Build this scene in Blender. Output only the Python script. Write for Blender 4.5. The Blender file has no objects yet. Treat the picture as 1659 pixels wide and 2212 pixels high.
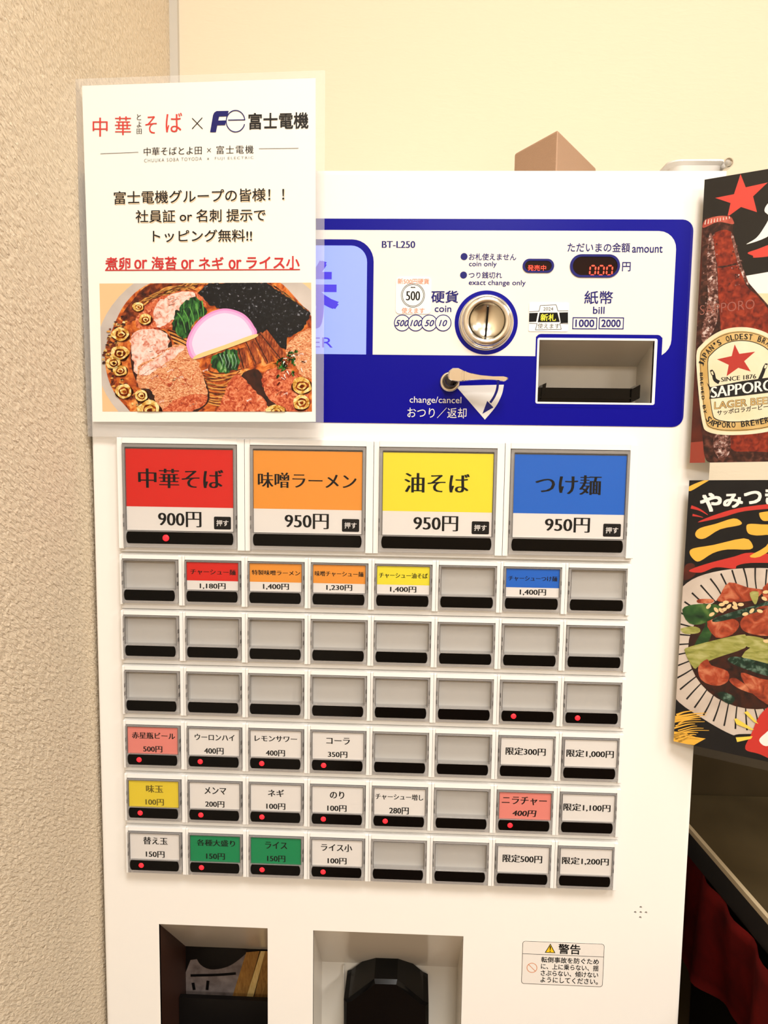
import bpy, bmesh, math, random
from math import radians, sin, cos, pi
from mathutils import Vector, Matrix
from mathutils.geometry import tessellate_polygon, delaunay_2d_cdt
random.seed(7)
scene = bpy.context.scene
COL = scene.collection

# ------------------------------------------------------------------ camera
F, W, H = 1660.0, 1659.0, 2212.0
CAM = Vector((0.01508, -0.60733, 1.32063))
ROT = Matrix.Rotation(radians(2.27), 3, 'Z') @ Matrix.Rotation(radians(90 - 5.95), 3, 'X') @ Matrix.Rotation(radians(0.78), 3, 'Z')
cam = bpy.data.cameras.new('camera'); cam_o = bpy.data.objects.new('camera', cam); COL.objects.link(cam_o)
cam_o.matrix_world = Matrix.Translation(CAM) @ ROT.to_4x4()
cam.sensor_fit = 'HORIZONTAL'; cam.sensor_width = 36.0; cam.lens = 36.0 * F / W
cam.clip_start = 0.01; cam.clip_end = 30
scene.camera = cam_o

# ------------------------------------------------------------------ world, lights, exposure
world = bpy.data.worlds.new('world'); scene.world = world; world.use_nodes = True
world.node_tree.nodes['Background'].inputs[0].default_value = (1.0, 0.93, 0.82, 1)
world.node_tree.nodes['Background'].inputs[1].default_value = 0.05
vs = scene.view_settings
vs.view_transform = 'Standard'; vs.look = 'None'; vs.gamma = 1.0; vs.use_curve_mapping = False
vs.exposure = 0.80
def area(name, loc, size, power, color=(1.0, 0.965, 0.915)):
    l = bpy.data.lights.new(name, 'AREA'); l.shape = 'RECTANGLE'; l.size = size[0]; l.size_y = size[1]
    l.energy = power; l.color = color
    o = bpy.data.objects.new(name, l); COL.objects.link(o); o.location = loc
    return o
area('ceiling_lamp', (0.25, -1.0, 2.47), (0.5, 0.5), 19)
area('ceiling_lamp', (1.6, -1.3, 2.47), (0.5, 0.5), 14)
area('ceiling_lamp', (0.3, -2.7, 2.47), (0.5, 0.5), 27)
area('ceiling_lamp', (1.6, -2.7, 2.47), (0.5, 0.5), 22)

# ------------------------------------------------------------------ picture geometry helpers
def ray(x, y): return ROT @ Vector(((x - W / 2) / F, -(y - H / 2) / F, -1))
def at(x, y, Y=0.0):
    d = ray(x, y); return CAM + d * ((Y - CAM.y) / d.y)
def atx(x, y, X):
    d = ray(x, y); return CAM + d * ((X - CAM.x) / d.x)
def atz(x, y, Z):
    d = ray(x, y); return CAM + d * ((Z - CAM.z) / d.z)

# ------------------------------------------------------------------ materials
def lin(c, k=1.0):
    out = []
    for v in c:
        v /= 255.0
        out.append((v / 12.92 if v <= 0.04045 else ((v + 0.055) / 1.055) ** 2.4) * k)
    return tuple(out) + (1.0,)
MATS = {}
ALB = 0.74
def mat(name, c, rough=0.5, metal=0.0, spec=0.25, emit=0.0, bump=None, noise=None, coat=0.0):
    if name in MATS: return MATS[name]
    m = bpy.data.materials.new(name); m.use_nodes = True
    nt = m.node_tree; b = nt.nodes['Principled BSDF']
    b.inputs['Base Color'].default_value = lin(c, ALB)
    b.inputs['Roughness'].default_value = rough; b.inputs['Metallic'].default_value = metal
    b.inputs['Specular IOR Level'].default_value = spec
    if coat: b.inputs['Coat Weight'].default_value = coat; b.inputs['Coat Roughness'].default_value = 0.06
    if emit:
        b.inputs['Emission Color'].default_value = lin(c); b.inputs['Emission Strength'].default_value = emit
    if bump or noise:
        tc = nt.nodes.new('ShaderNodeTexCoord')
    if noise:   # (colours, scale, detail, distortion, stretch)
        cs, sc, det, dist, st = noise[:5]; bl, bh = noise[5] if len(noise) > 5 else (0.3, 0.7)
        mp = nt.nodes.new('ShaderNodeMapping'); mp.inputs['Scale'].default_value = st[:3]
        if len(st) > 3: mp.inputs['Rotation'].default_value = st[3]
        n = nt.nodes.new('ShaderNodeTexNoise'); n.inputs['Scale'].default_value = sc; n.inputs['Detail'].default_value = det
        n.inputs['Distortion'].default_value = dist
        r = nt.nodes.new('ShaderNodeValToRGB'); e = r.color_ramp.elements
        k = len(cs)
        while len(e) < k: e.new(0.5)
        for i, cc in enumerate(cs):
            e[i].position = bl + (bh - bl) * i / (k - 1); e[i].color = lin(cc, ALB)
        nt.links.new(tc.outputs['Object'], mp.inputs[0]); nt.links.new(mp.outputs[0], n.inputs['Vector'])
        nt.links.new(n.outputs[0], r.inputs[0]); nt.links.new(r.outputs[0], b.inputs['Base Color'])
    if bump:    # (scale, strength, distance, stretch, rotation)
        sc, stg, dst, st, rt = bump
        mp = nt.nodes.new('ShaderNodeMapping'); mp.inputs['Scale'].default_value = st; mp.inputs['Rotation'].default_value = rt
        mp2 = nt.nodes.new('ShaderNodeMapping'); mp2.vector_type = 'POINT'
        mp.inputs['Scale'].default_value = (1, 1, 1); mp2.inputs['Scale'].default_value = st
        n = nt.nodes.new('ShaderNodeTexNoise'); n.inputs['Scale'].default_value = sc; n.inputs['Detail'].default_value = 4
        n.inputs['Distortion'].default_value = 0.5
        bp = nt.nodes.new('ShaderNodeBump'); bp.inputs['Strength'].default_value = stg; bp.inputs['Distance'].default_value = dst
        nt.links.new(tc.outputs['Object'], mp.inputs[0]); nt.links.new(mp.outputs[0], mp2.inputs[0])
        nt.links.new(mp2.outputs[0], n.inputs['Vector'])
        nt.links.new(n.outputs[0], bp.inputs['Height']); nt.links.new(bp.outputs[0], b.inputs['Normal'])
    MATS[name] = m
    return m
def nmat(name, cs, scale, detail=4, dist=0.3, st=(1, 1, 1), rough=0.45, band=(0.3, 0.7)):
    return mat(name, cs[0], rough, spec=0.08, noise=(cs, scale, detail, dist, st, band))
def clear(name, tint=(1, 1, 1), milk=0.1, milkcol=(230, 230, 232), rough=0.06, gloss=1.0):
    """thin clear plastic: see-through, a little milky, glossy by angle"""
    if name in MATS: return MATS[name]
    m = bpy.data.materials.new(name); m.use_nodes = True; nt = m.node_tree
    nt.nodes.clear()
    out = nt.nodes.new('ShaderNodeOutputMaterial')
    tr = nt.nodes.new('ShaderNodeBsdfTransparent'); tr.inputs[0].default_value = tint + (1,)
    df = nt.nodes.new('ShaderNodeBsdfDiffuse'); df.inputs[0].default_value = lin(milkcol, ALB)
    m1 = nt.nodes.new('ShaderNodeMixShader'); m1.inputs[0].default_value = milk
    gl = nt.nodes.new('ShaderNodeBsdfGlossy'); gl.inputs['Roughness'].default_value = rough
    fr = nt.nodes.new('ShaderNodeFresnel'); fr.inputs[0].default_value = 1.45
    mu = nt.nodes.new('ShaderNodeMath'); mu.operation = 'MULTIPLY'; mu.inputs[1].default_value = gloss
    m2 = nt.nodes.new('ShaderNodeMixShader')
    nt.links.new(tr.outputs[0], m1.inputs[1]); nt.links.new(df.outputs[0], m1.inputs[2])
    nt.links.new(fr.outputs[0], mu.inputs[0]); nt.links.new(mu.outputs[0], m2.inputs[0])
    nt.links.new(m1.outputs[0], m2.inputs[1]); nt.links.new(gl.outputs[0], m2.inputs[2])
    nt.links.new(m2.outputs[0], out.inputs[0])
    MATS[name] = m
    return m
WHITE = mat('machine_white', (254, 250, 243), 0.38)
BEZEL = mat('bezel_white', (252, 250, 246), 0.35)
BLUE = mat('panel_blue', (2, 2, 146), 0.3, spec=0.12)
NAVY = mat('print_navy', (12, 12, 112), 0.4, spec=0.2)
PANELW = mat('panel_white', (244, 238, 230), 0.35)
BLACK = mat('black_plastic', (3, 3, 4), 0.12, spec=0.18)
INK = mat('black_ink', (6, 5, 5), 0.6, spec=0.15)
PAPER = mat('white_card', (250, 246, 242), 0.6)
CHROME = mat('chrome', (236, 226, 204), 0.22, 1.0)
CHROMED = mat('chrome_bright', (240, 234, 224), 0.17, 1.0)
GREYBACK = mat('button_back', (204, 201, 196), 0.4)
RED = mat('card_red', (232, 38, 28), 0.5)
ORANGE = mat('card_orange', (252, 165, 62), 0.5)
YELLOW = mat('card_yellow', (252, 240, 60), 0.5)
CBLUE = mat('card_blue', (24, 110, 222), 0.5)
PINK = mat('card_pink', (250, 150, 138), 0.5)
CYEL = mat('card_deep_yellow', (250, 224, 62), 0.5)
GREEN = mat('card_green', (12, 150, 92), 0.5)
LED = mat('red_led', (255, 24, 30), 0.4, emit=2.2)
LEDTXT = mat('red_led_character', (255, 60, 40), 0.4, emit=1.6)
RIM = clear('cap_clear', (0.97, 0.97, 0.97), 0.34, (214, 210, 208), 0.08, 0.7)
PANE = clear('window_clear', (0.99, 0.99, 0.99), 0.01, (220, 220, 220), 0.08, 0.4)
FILM = clear('laminate_film', (0.99, 0.99, 0.99), 0.22, (255, 255, 255), 0.10, 0.6)
FILM2 = clear('laminate_film_thin', (1.0, 1.0, 1.0), 0.012, (255, 255, 255), 0.10, 0.35)

# ------------------------------------------------------------------ mesh builder
POS = {}
class MB:
    def __init__(s): s.v = []; s.f = []; s.m = []; s.mats = []; s.sm = []
    def mi(s, m):
        if m not in s.mats: s.mats.append(m)
        return s.mats.index(m)
    def faces(s, vs, fs, m, smooth=False):
        b = len(s.v); s.v += [tuple(v) for v in vs]; k = s.mi(m)
        for f in fs: s.f.append([b + i for i in f]); s.m.append(k); s.sm.append(smooth)
    def poly(s, pts, m, holes=()):
        loops = [list(map(Vector, pts))] + [list(map(Vector, h)) for h in holes]
        flat = [p for l in loops for p in l]
        if not holes:
            s.faces(flat, [t for t in tessellate_polygon(loops)], m); return
        # sheets with holes: constrained triangulation in (x,z), y taken from the plane
        ed = []; k = 0
        for l in loops:
            ed += [(k + i, k + (i + 1) % len(l)) for i in range(len(l))]; k += len(l)
        vo, _, fo, *_r = delaunay_2d_cdt([Vector((p.x, p.z)) for p in flat], ed, [], 0, 1e-7)
        a = flat[0]; far = max(loops[0], key=lambda p: (p - a).length)
        nrm = max(((p - a).cross(far - a) for p in loops[0]), key=lambda q: q.length)
        def inside(p, l):
            c = False; n = len(l)
            for i in range(n):
                q, r = l[i], l[i - 1]
                if (q.z > p.y) != (r.z > p.y) and p.x < (r.x - q.x) * (p.y - q.z) / (r.z - q.z) + q.x: c = not c
            return c
        fs = []
        for t in fo:
            c = sum((vo[i] for i in t), Vector((0, 0))) / len(t)
            if inside(c, loops[0]) and not any(inside(c, h) for h in loops[1:]): fs.append(list(t))
        s.faces([(v.x, a.y - (nrm.x * (v.x - a.x) + nrm.z * (v.y - a.z)) / nrm.y, v.y) for v in vo], fs, m)
    def box(s, x0, x1, y0, y1, z0, z1, m):
        v = [(x, y, z) for x in (x0, x1) for y in (y0, y1) for z in (z0, z1)]
        s.faces(v, [(0, 1, 3, 2), (4, 6, 7, 5), (0, 4, 5, 1), (2, 3, 7, 6), (0, 2, 6, 4), (1, 5, 7, 3)], m)
    def plate(s, poly, y0, y1, m, holes=(), side=True):
        """poly in (x,z); front face at y0, sides back to y1"""
        s.poly([(x, y0, z) for x, z in poly], m, [[(x, y0, z) for x, z in h] for h in holes])
        if side:
            for l in [poly] + list(holes):
                n = len(l)
                v = [(x, y0, z) for x, z in l] + [(x, y1, z) for x, z in l]
                s.faces(v, [(i, (i + 1) % n, n + (i + 1) % n, n + i) for i in range(n)], m)
    def solid(s, poly, y0, y1, m, bev=0.0):
        """closed prism with a chamfered front edge"""
        cx = sum(p[0] for p in poly) / len(poly); cz = sum(p[1] for p in poly) / len(poly)
        if bev:
            def inset(p):
                d = math.hypot(p[0] - cx, p[1] - cz) or 1
                return (p[0] - (p[0] - cx) * bev / d, p[1] - (p[1] - cz) * bev / d)
            q = [inset(p) for p in poly]
        else: q = poly
        n = len(poly); sg = 1 if y1 > y0 else -1
        ym = y0 + sg * bev
        s.poly([(x, y0, z) for x, z in q], m)
        v = [(x, y0, z) for x, z in q] + [(x, ym, z) for x, z in poly] + [(x, y1, z) for x, z in poly]
        fs = []
        for i in range(n):
            j = (i + 1) % n
            if bev: fs.append((i, j, n + j, n + i))
            fs.append((n + i, n + j, 2 * n + j, 2 * n + i))
        s.faces(v, fs, m)
        s.poly([(x, y1, z) for x, z in poly], m)
    def lathe(s, c, prof, m, n=48, ax='y'):
        """prof: list of (r, y offset) around the Y axis through c"""
        v = []; k = len(prof)
        for i in range(n):
            a = 2 * pi * i / n
            for r, y in prof: v.append((c[0] + r * cos(a), c[1] + y, c[2] + r * sin(a)))
        fs = [(i * k + j, ((i + 1) % n) * k + j, ((i + 1) % n) * k + j + 1, i * k + j + 1) for i in range(n) for j in range(k - 1)]
        s.faces(v, fs, m, True)
    def build(s, name, parent=None, loc=None):
        o0 = Vector(loc) if loc is not None else (POS[parent.name] if parent else Vector((0, 0, 0)))
        me = bpy.data.meshes.new(name)
        me.from_pydata([tuple(Vector(v) - o0) for v in s.v], [], s.f)
        for m in s.mats: me.materials.append(m)
        me.polygons.foreach_set('material_index', s.m)
        me.polygons.foreach_set('use_smooth', s.sm)
        me.update()
        o = bpy.data.objects.new(name, me); COL.objects.link(o)
        if parent: o.parent = parent; o.location = o0 - POS[parent.name]
        else: o.location = o0
        POS[o.name] = o0
        return o
    def mesh(s, name):
        me = bpy.data.meshes.new(name); me.from_pydata(s.v, [], s.f)
        for m in s.mats: me.materials.append(m)
        me.polygons.foreach_set('material_index', s.m); me.polygons.foreach_set('use_smooth', s.sm); me.update()
        return me
def put(name, me, parent, loc):
    o = bpy.data.objects.new(name, me); COL.objects.link(o); o.parent = parent
    o.location = Vector(loc) - POS[parent.name]; POS[o.name] = Vector(loc)
    return o
def empty(name, loc):
    o = bpy.data.objects.new(name, None); COL.objects.link(o); o.location = loc; o.empty_display_size = 0.05
    POS[o.name] = Vector(loc); return o
def tag(o, label, cat, group=None):
    o['label'] = label; o['category'] = cat
    if group: o['group'] = group
    return o
def struct(o): o['kind'] = 'structure'; return o

def rrect(x0, x1, z0, z1, r, n=6, c=(1, 1, 1, 1)):
    """rounded rectangle in (x,z); c flags corners tl,tr,br,bl"""
    out = []
    for k, (cx, cz, a0) in enumerate([(x0 + r, z1 - r, 180), (x1 - r, z1 - r, 90), (x1 - r, z0 + r, 0), (x0 + r, z0 + r, -90)]):
        if c[k]:
            for i in range(n + 1):
                a = radians(a0 - 90 * i / n); out.append((cx + r * cos(a), cz + r * sin(a)))
        else: out.append([(x0, z1), (x1, z1), (x1, z0), (x0, z0)][k])
    return out
def circ(cx, cz, r, n=32, rz=None, a0=0): return [(cx + r * cos(a0 + 2 * pi * i / n), cz + (rz or r) * sin(a0 + 2 * pi * i / n)) for i in range(n)]
def smooth(pts, n=5):
    out = []; k = len(pts)
    for i in range(k):
        p0, p1, p2, p3 = (Vector(pts[(i + j - 1) % k]) for j in range(4))
        for q in range(n):
            t = q / n
            v = 0.5 * ((2 * p1) + (-p0 + p2) * t + (2 * p0 - 5 * p1 + 4 * p2 - p3) * t * t + (-p0 + 3 * p1 - 3 * p2 + p3) * t ** 3)
            out.append((v.x, v.y))
    return out
def spline(pts, n=6):
    out = []; k = len(pts)
    for i in range(k - 1):
        p0, p1, p2, p3 = (Vector(pts[min(max(i + j - 1, 0), k - 1)]) for j in range(4))
        for q in range(n):
            t = q / n
            v = 0.5 * ((2 * p1) + (-p0 + p2) * t + (2 * p0 - 5 * p1 + 4 * p2 - p3) * t * t + (-p0 + 3 * p1 - 3 * p2 + p3) * t ** 3)
            out.append((v.x, v.y))
    return out + [tuple(pts[-1])]
def stroke(pts, w, w2=None, n=6):
    """outline of a ribbon along a smooth line"""
    p = spline(pts, n) if len(pts) > 2 else list(pts)
    L = []; R_ = []; k = len(p)
    for i in range(k):
        a = Vector(p[max(i - 1, 0)]); b = Vector(p[min(i + 1, k - 1)]); d = (b - a)
        d = d.normalized() if d.length else Vector((1, 0))
        ww = (w + ((w2 if w2 is not None else w) - w) * i / (k - 1)) / 2
        nrm = Vector((-d.y, d.x)) * ww; q = Vector(p[i])
        L.append(tuple(q + nrm)); R_.append(tuple(q - nrm))
    return L + R_[::-1]
def clip(poly, quad):
    """clip a polygon to a convex quad"""
    out = list(poly); n = len(quad)
    A = sum(quad[i][0] * quad[(i + 1) % n][1] - quad[(i + 1) % n][0] * quad[i][1] for i in range(n))
    for i in range(n):
        a, b = quad[i], quad[(i + 1) % n]
        def side(p): return ((b[0] - a[0]) * (p[1] - a[1]) - (b[1] - a[1]) * (p[0] - a[0])) * (1 if A > 0 else -1)
        src = out; out = []
        for j in range(len(src)):
            p, q = src[j], src[(j + 1) % len(src)]; sp, sq = side(p), side(q)
            if sp >= 0: out.append(p)
            if (sp >= 0) != (sq >= 0):
                t = sp / (sp - sq); out.append((p[0] + (q[0] - p[0]) * t, p[1] + (q[1] - p[1]) * t))
        if not out: return []
    return out

# ------------------------------------------------------------------ lettering
_cu = bpy.data.curves.new('type_setter', 'FONT'); _to = bpy.data.objects.new('type_setter', _cu); COL.objects.link(_to)
_cache = {}
def glyphs(s, off=0.0, dxs=(0.0,), res=3, shear=0.0, space=1.0):
    key = (s, off, dxs, res, shear, space)
    if key in _cache: return _cache[key]
    _cu.body = s; _cu.offset = off; _cu.resolution_u = res; _cu.shear = shear; _cu.space_character = space
    me = _to.to_mesh(); me.calc_loop_triangles()
    base = [(v.co.x, v.co.y) for v in me.vertices]; tr = [tuple(t.vertices) for t in me.loop_triangles]
    _to.to_mesh_clear()
    v = []; f = []
    for d in dxs:
        d, e = d if isinstance(d, tuple) else (d, 0.0)
        b = len(v); v += [(x + d, y + e) for x, y in base]; f += [tuple(b + i for i in t) for t in tr]
    xs = [p[0] for p in v]; ys = [p[1] for p in v]
    x0, x1, y0, y1 = min(xs), max(xs), min(ys), max(ys)
    uv = [((x - x0) / (x1 - x0), (y - y0) / (y1 - y0)) for x, y in v]
    _cache[key] = (uv, f, (x1 - x0) / (y1 - y0), len(base)); return _cache[key]
def BOLD(w): return ((-w, -w), (w, -w), (w, w), (-w, w), (0.0, 0.0))
STY = {  # outline offset, horizontal smear: mincho = thin horizontals with thick verticals
    'g': dict(), 'light': dict(off=-0.012), 'b': dict(dxs=BOLD(0.016)), 'bb': dict(dxs=BOLD(0.032)), 'g2': dict(dxs=BOLD(0.009)),
    'm': dict(dxs=(-0.028, -0.01, 0.01, 0.028)), 'mb': dict(off=-0.009, dxs=(-0.034, -0.017, 0.0, 0.017, 0.034)),
    'ml': dict(off=-0.008, dxs=(-0.014, 0.014)), 'i': dict(shear=0.3, dxs=BOLD(0.014)), 'gi': dict(shear=0.25),
}
def text_map(mb, s, fn, m, sty='g', **kw):
    k = dict(STY[sty]); k.update(kw)
    uv, f, asp, nb = glyphs(s, **k)
    pts = []
    for i, (u, v) in enumerate(uv):      # overlapping copies sit a hair apart
        p = fn(u, v); pts.append((p[0], p[1] - 8e-6 * (i // nb), p[2]))
    mb.faces(pts, f, m)
def prect(x0, y0, x1, y1, Y):
    """picture bbox -> upright rectangle on the plane y=Y"""
    cx, cy = (x0 + x1) / 2, (y0 + y1) / 2
    a, b = at(x0, cy, Y), at(x1, cy, Y); t, d = at(cx, y0, Y), at(cx, y1, Y); c = at(cx, cy, Y)
    h = (t.z - d.z) - abs(a.z - b.z); w = b.x - a.x
    return c.x - w / 2, c.x + w / 2, c.z - h / 2, c.z + h / 2
def text_px(mb, s, box, Y, m, sty='g', **kw):
    X0, X1, Z0, Z1 = prect(*box, Y)
    text_map(mb, s, lambda u, v: (X0 + u * (X1 - X0), Y, Z0 + v * (Z1 - Z0)), m, sty, **kw)

class Sheet:
    """a flat sheet: pixels of the print meet its plane"""
    def __init__(s, p0, n): s.p0 = Vector(p0); s.n = Vector(n).normalized()
    def pt(s, x, y, l=0):
        d = ray(x, y); t = (s.p0 - CAM).dot(s.n) / d.dot(s.n)
        return tuple(CAM + d * t + s.n * (l * 0.00006))
    def poly(s, mb, pts, l, m, z=None, quad=None):
        if z: pts = [z(p) for p in pts]
        if quad: pts = clip(pts, quad)
        if len(pts) < 3: return
        mb.poly([s.pt(x, y, l) for x, y in pts], m)
    def text(s, mb, t, box, slope, l, m, sty='g', z=None, lean=0.0, **kw):
        """box: x0, top, x1, bottom at the left end; slope = rise of y per x"""
        x0, y0, x1, y1 = box
        def fn(u, v):
            x = x0 + (x1 - x0) * u + lean * (v - 0.5) * (y1 - y0); y = y1 + (y0 - y1) * v + slope * (x - x0)
            if z: x, y = z((x, y))
            return s.pt(x, y, l)
        text_map(mb, t, fn, m, sty, **kw)
    def text_path(s, mb, t, path, h, l, m, sty='b', z=None, widths=None):
        p = spline(path, 12); seg = [0]
        for i in range(1, len(p)): seg.append(seg[-1] + math.dist(p[i - 1], p[i]))
        def pos(d):
            for i in range(1, len(p)):
                if seg[i] >= d or i == len(p) - 1:
                    q = (d - seg[i - 1]) / ((seg[i] - seg[i - 1]) or 1); a, b = Vector(p[i - 1]), Vector(p[i])
                    return a + (b - a) * q, (b - a).normalized()
        n = len(t); step = seg[-1] / n
        for i, ch in enumerate(t):
            if ch == ' ': continue
            c, d = pos((i + 0.5) * step); nn = Vector((d.y, -d.x))
            w = step * (0.45 if ch in "I'1" else 0.82)
            def fn(u, v):
                q = c + d * ((u - 0.5) * w) + nn * (v * (h if ch != "'" else h * 0.4) + (h * 0.6 if ch == "'" else 0))
                if z: q = z((q.x, q.y))
                return s.pt(q[0], q[1], l)
            text_map(mb, ch, fn, m, sty)
def zoom(x, y, s): return lambda p: (x + p[0] / s, y + p[1] / s)

# ================================================================== THE ROOM
XL, YB, XR, YF, ZC = -0.2512, 0.245, 2.6, -3.6, 2.5
M_WL = mat('wallpaper_left', (248, 230, 202), 0.85, bump=(290, 1.0, 0.0026, (1.0, 0.5, 1.6), (radians(35), 0, 0)))
M_WB = mat('wallpaper_back', (246, 231, 204), 0.85, bump=(160, 0.25, 0.0008, (0.5, 1, 1.6), (0, 0, 0)))
M_CE = mat('ceiling_white', (245, 240, 232), 0.9)
M_FL = mat('floor_brown', (120, 92, 68), 0.45, noise=([(96, 70, 50), (140, 108, 80)], 6, 4, 0.4, (8, 1, 1)))
def slab(name, x0, x1, y0, y1, z0, z1, m):
    b = MB(); b.box(x0, x1, y0, y1, z0, z1, m); return struct(b.build(name))
slab('wall_left', XL - 0.05, XL, YF, YB, 0, ZC, M_WL)
slab('wall_back', XL - 0.05, XR + 0.05, YB, YB + 0.05, 0, ZC, M_WB)
slab('wall_right', XR, XR + 0.05, YF, YB, 0, ZC, M_WB)
slab('wall_front', XL - 0.05, XR + 0.05, YF - 0.05, YF, 0, ZC, mat('wall_far', (205, 182, 150), 0.85))
slab('floor', XL - 0.05, XR + 0.05, YF - 0.05, YB + 0.05, -0.05, 0, M_FL)
slab('ceiling', XL - 0.05, XR + 0.05, YF - 0.05, YB + 0.05, ZC, ZC + 0.05, M_CE)
b = MB()   # corner bead between the two walls
M_TR = mat('corner_bead', (214, 208, 196), 0.4)
b.solid([(XL, 0.0), (XL + 0.0085, 0.0), (XL + 0.0085, ZC), (XL, ZC)], YB - 0.006, YB, M_TR, 0.0)
struct(b.build('trim_1'))

# ================================================================== TICKET MACHINE
PF = 0.009                      # panel face
MX, MT, MD = 0.2483, 1.522, 0.238
machine = empty('ticket_machine', (0, 0.12, 0))
tag(machine, 'white meal ticket vending machine with blue control panel and rows of menu buttons', 'ticket machine')
# openings
bill = prect(1162.3, 734.4, 1410, 871, PF)
outL = list(prect(345, 1998, 578, 2212, PF)); outL[2] = 0.745; outL[3] = at(460, 2000.5, PF).z
outR = list(prect(675.5, 2012, 998, 2212, PF)); outR[2] = 0.745; outR[3] = at(838, 2016, PF).z
def rc(r): return [(r[0], r[3]), (r[1], r[3]), (r[1], r[2]), (r[0], r[2])]
spk = [at(x, y, PF) for x, y in ((1384, 1960), (1372, 1970.9), (1384, 1971), (1395.5, 1971.5), (1383, 1982))]
b = MB()
holes = [rc(bill), rc(outL), rc(outR)] + [circ(p.x, p.z, 0.0011, 10) for p in spk]
r_ = 0.004
b.plate(rrect(-MX + r_, MX - r_, 0.03 + r_, MT - r_, 0.0001, 1), PF, PF + 0.003, WHITE, holes)
# rounded edge round the front, then sides, top, back
prev = None; ring = []
for k in range(5):
    a = radians(90 * k / 4); g = r_ * sin(a); yy = PF + r_ * (1 - cos(a))
    ring.append([(-MX + r_ - g, yy, MT - r_ + g), (MX - r_ + g, yy, MT - r_ + g), (MX - r_ + g, yy, 0.03 + r_ - g), (-MX + r_ - g, yy, 0.03 + r_ - g)])
ring.append([(x, MD, z) for x, y, z in ring[-1]])
for k in range(5):
    b.faces(ring[k] + ring[k + 1], [(i, (i + 1) % 4, 4 + (i + 1) % 4, 4 + i) for i in range(4)], WHITE, k < 4)
b.faces(ring[5], [(0, 1, 2, 3)], WHITE)
cab = b.build('cabinet', machine)
for sx in (-1, 1):
    for yy in (0.04, 0.2):
        b = MB(); b.lathe((0, 0, 0), [(0.0, -0.0), (0.018, 0.0), (0.018, 0.03), (0.0, 0.03)], BLACK, 16)
        o = b.build('foot', machine, (0, 0, 0)); o.location = Vector((sx * 0.2, yy, 0.0)) - POS['ticket_machine']; o.rotation_euler = (radians(90), 0, 0)
b = MB(); b.box(spk[1].x - 0.004, spk[3].x + 0.004, PF + 0.006, PF + 0.008, spk[4].z - 0.004, spk[0].z + 0.004, BLACK)
b.build('speaker_backing', machine)

# ------------------------------------------------------------------ control panel
pr = at(1497, 640, PF).x
def X(x, y=640): return at(x, y, PF).x
def Z(y, x=1000): return at(x, y, PF).z
bx1 = (at(1497, 520, PF).x + at(1477, 860, PF).x) / 2; bx0 = -bx1
bz1 = at(1100, 473.5, PF).z; bz0 = at(1100, 917.8, PF).z
b = MB()
Y0 = PF - 0.0006
b.plate(rrect(bx0, bx1, bz0, bz1, 0.0085), Y0, PF, BLUE, [rc(bill)])
wx1 = (at(1459, 560, PF).x + at(1450, 720, PF).x) / 2; wz1 = at(1100, 498.5, PF).z; wz0 = at(1100, 769, PF).z
wx0 = bx0 + 0.012
# pale field with a notch for the bill slot frame
fr = prect(1154.5, 721.5, 1426.5, 880, PF)
field = rrect(wx0, wx1, wz0, wz1, 0.0135)
kx = [i for i, p in enumerate(field) if p[0] > fr[1] and p[1] < fr[3]]
field = field[:max(kx) + 1] + [(fr[1], field[max(kx)][1]), (fr[1], fr[3] - 0.002), (fr[0], fr[3] - 0.002), (fr[0], wz0)] + [p for p in field[max(kx) + 1:] if p[0] < fr[0]]
b.plate(field, Y0 - 0.0001, Y0, PANELW, side=False)
b.plate(rrect(fr[0], fr[1], fr[2] - 0.001, fr[3], 0.004, 6, (1, 1, 0, 0)), Y0 - 0.0002, Y0, BLUE, [rc(bill)], side=False)
fw = prect(1158, 729.8, 1416, 875, PF)
b.plate(rrect(fw[0], fw[1], fw[2], fw[3], 0.0015, 4), Y0 - 0.0004, Y0, WHITE, [rc(bill)])
# arch-cornered frame of the lit sign
rx1 = X(806.5); rz1 = Z(518.5); wx_1 = X(792.3); wz_1 = Z(532); r_o = 0.017; r_i = 0.0125
ringo = rrect(-0.238, rx1, wz0, rz1, r_o, 8, (0, 1, 0, 0)); ringi = rrect(-0.226, wx_1, wz0 + 0.00005, wz_1, r_i, 8, (0, 1, 0, 0))
b.plate(ringo, Y0 - 0.0002, Y0, BLUE, side=False)
b.build('control_panel', machine)
cp = bpy.data.objects['control_panel']
# lit sign
SIGN = mat('sign_lit', (128, 146, 236), 0.3, emit=0.42)
SIGNTX = mat('sign_character', (62, 50, 196), 0.3, emit=0.3)
b = MB(); b.plate(ringi, Y0 - 0.0003, Y0, SIGN)
sg = b.build('lit_sign', machine)
b = MB()
Ys = Y0 - 0.0004
text_px(b, '食', (420, 556, 575, 712), Ys, SIGNTX, 'bb')
text_px(b, '券', (584, 558, 732, 712), Ys, SIGNTX, 'b')
text_px(b, 'TICKET VENDER', (404, 726, 718, 751), Ys, SIGNTX, 'g')
b.build('sign_lettering', sg)
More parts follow.
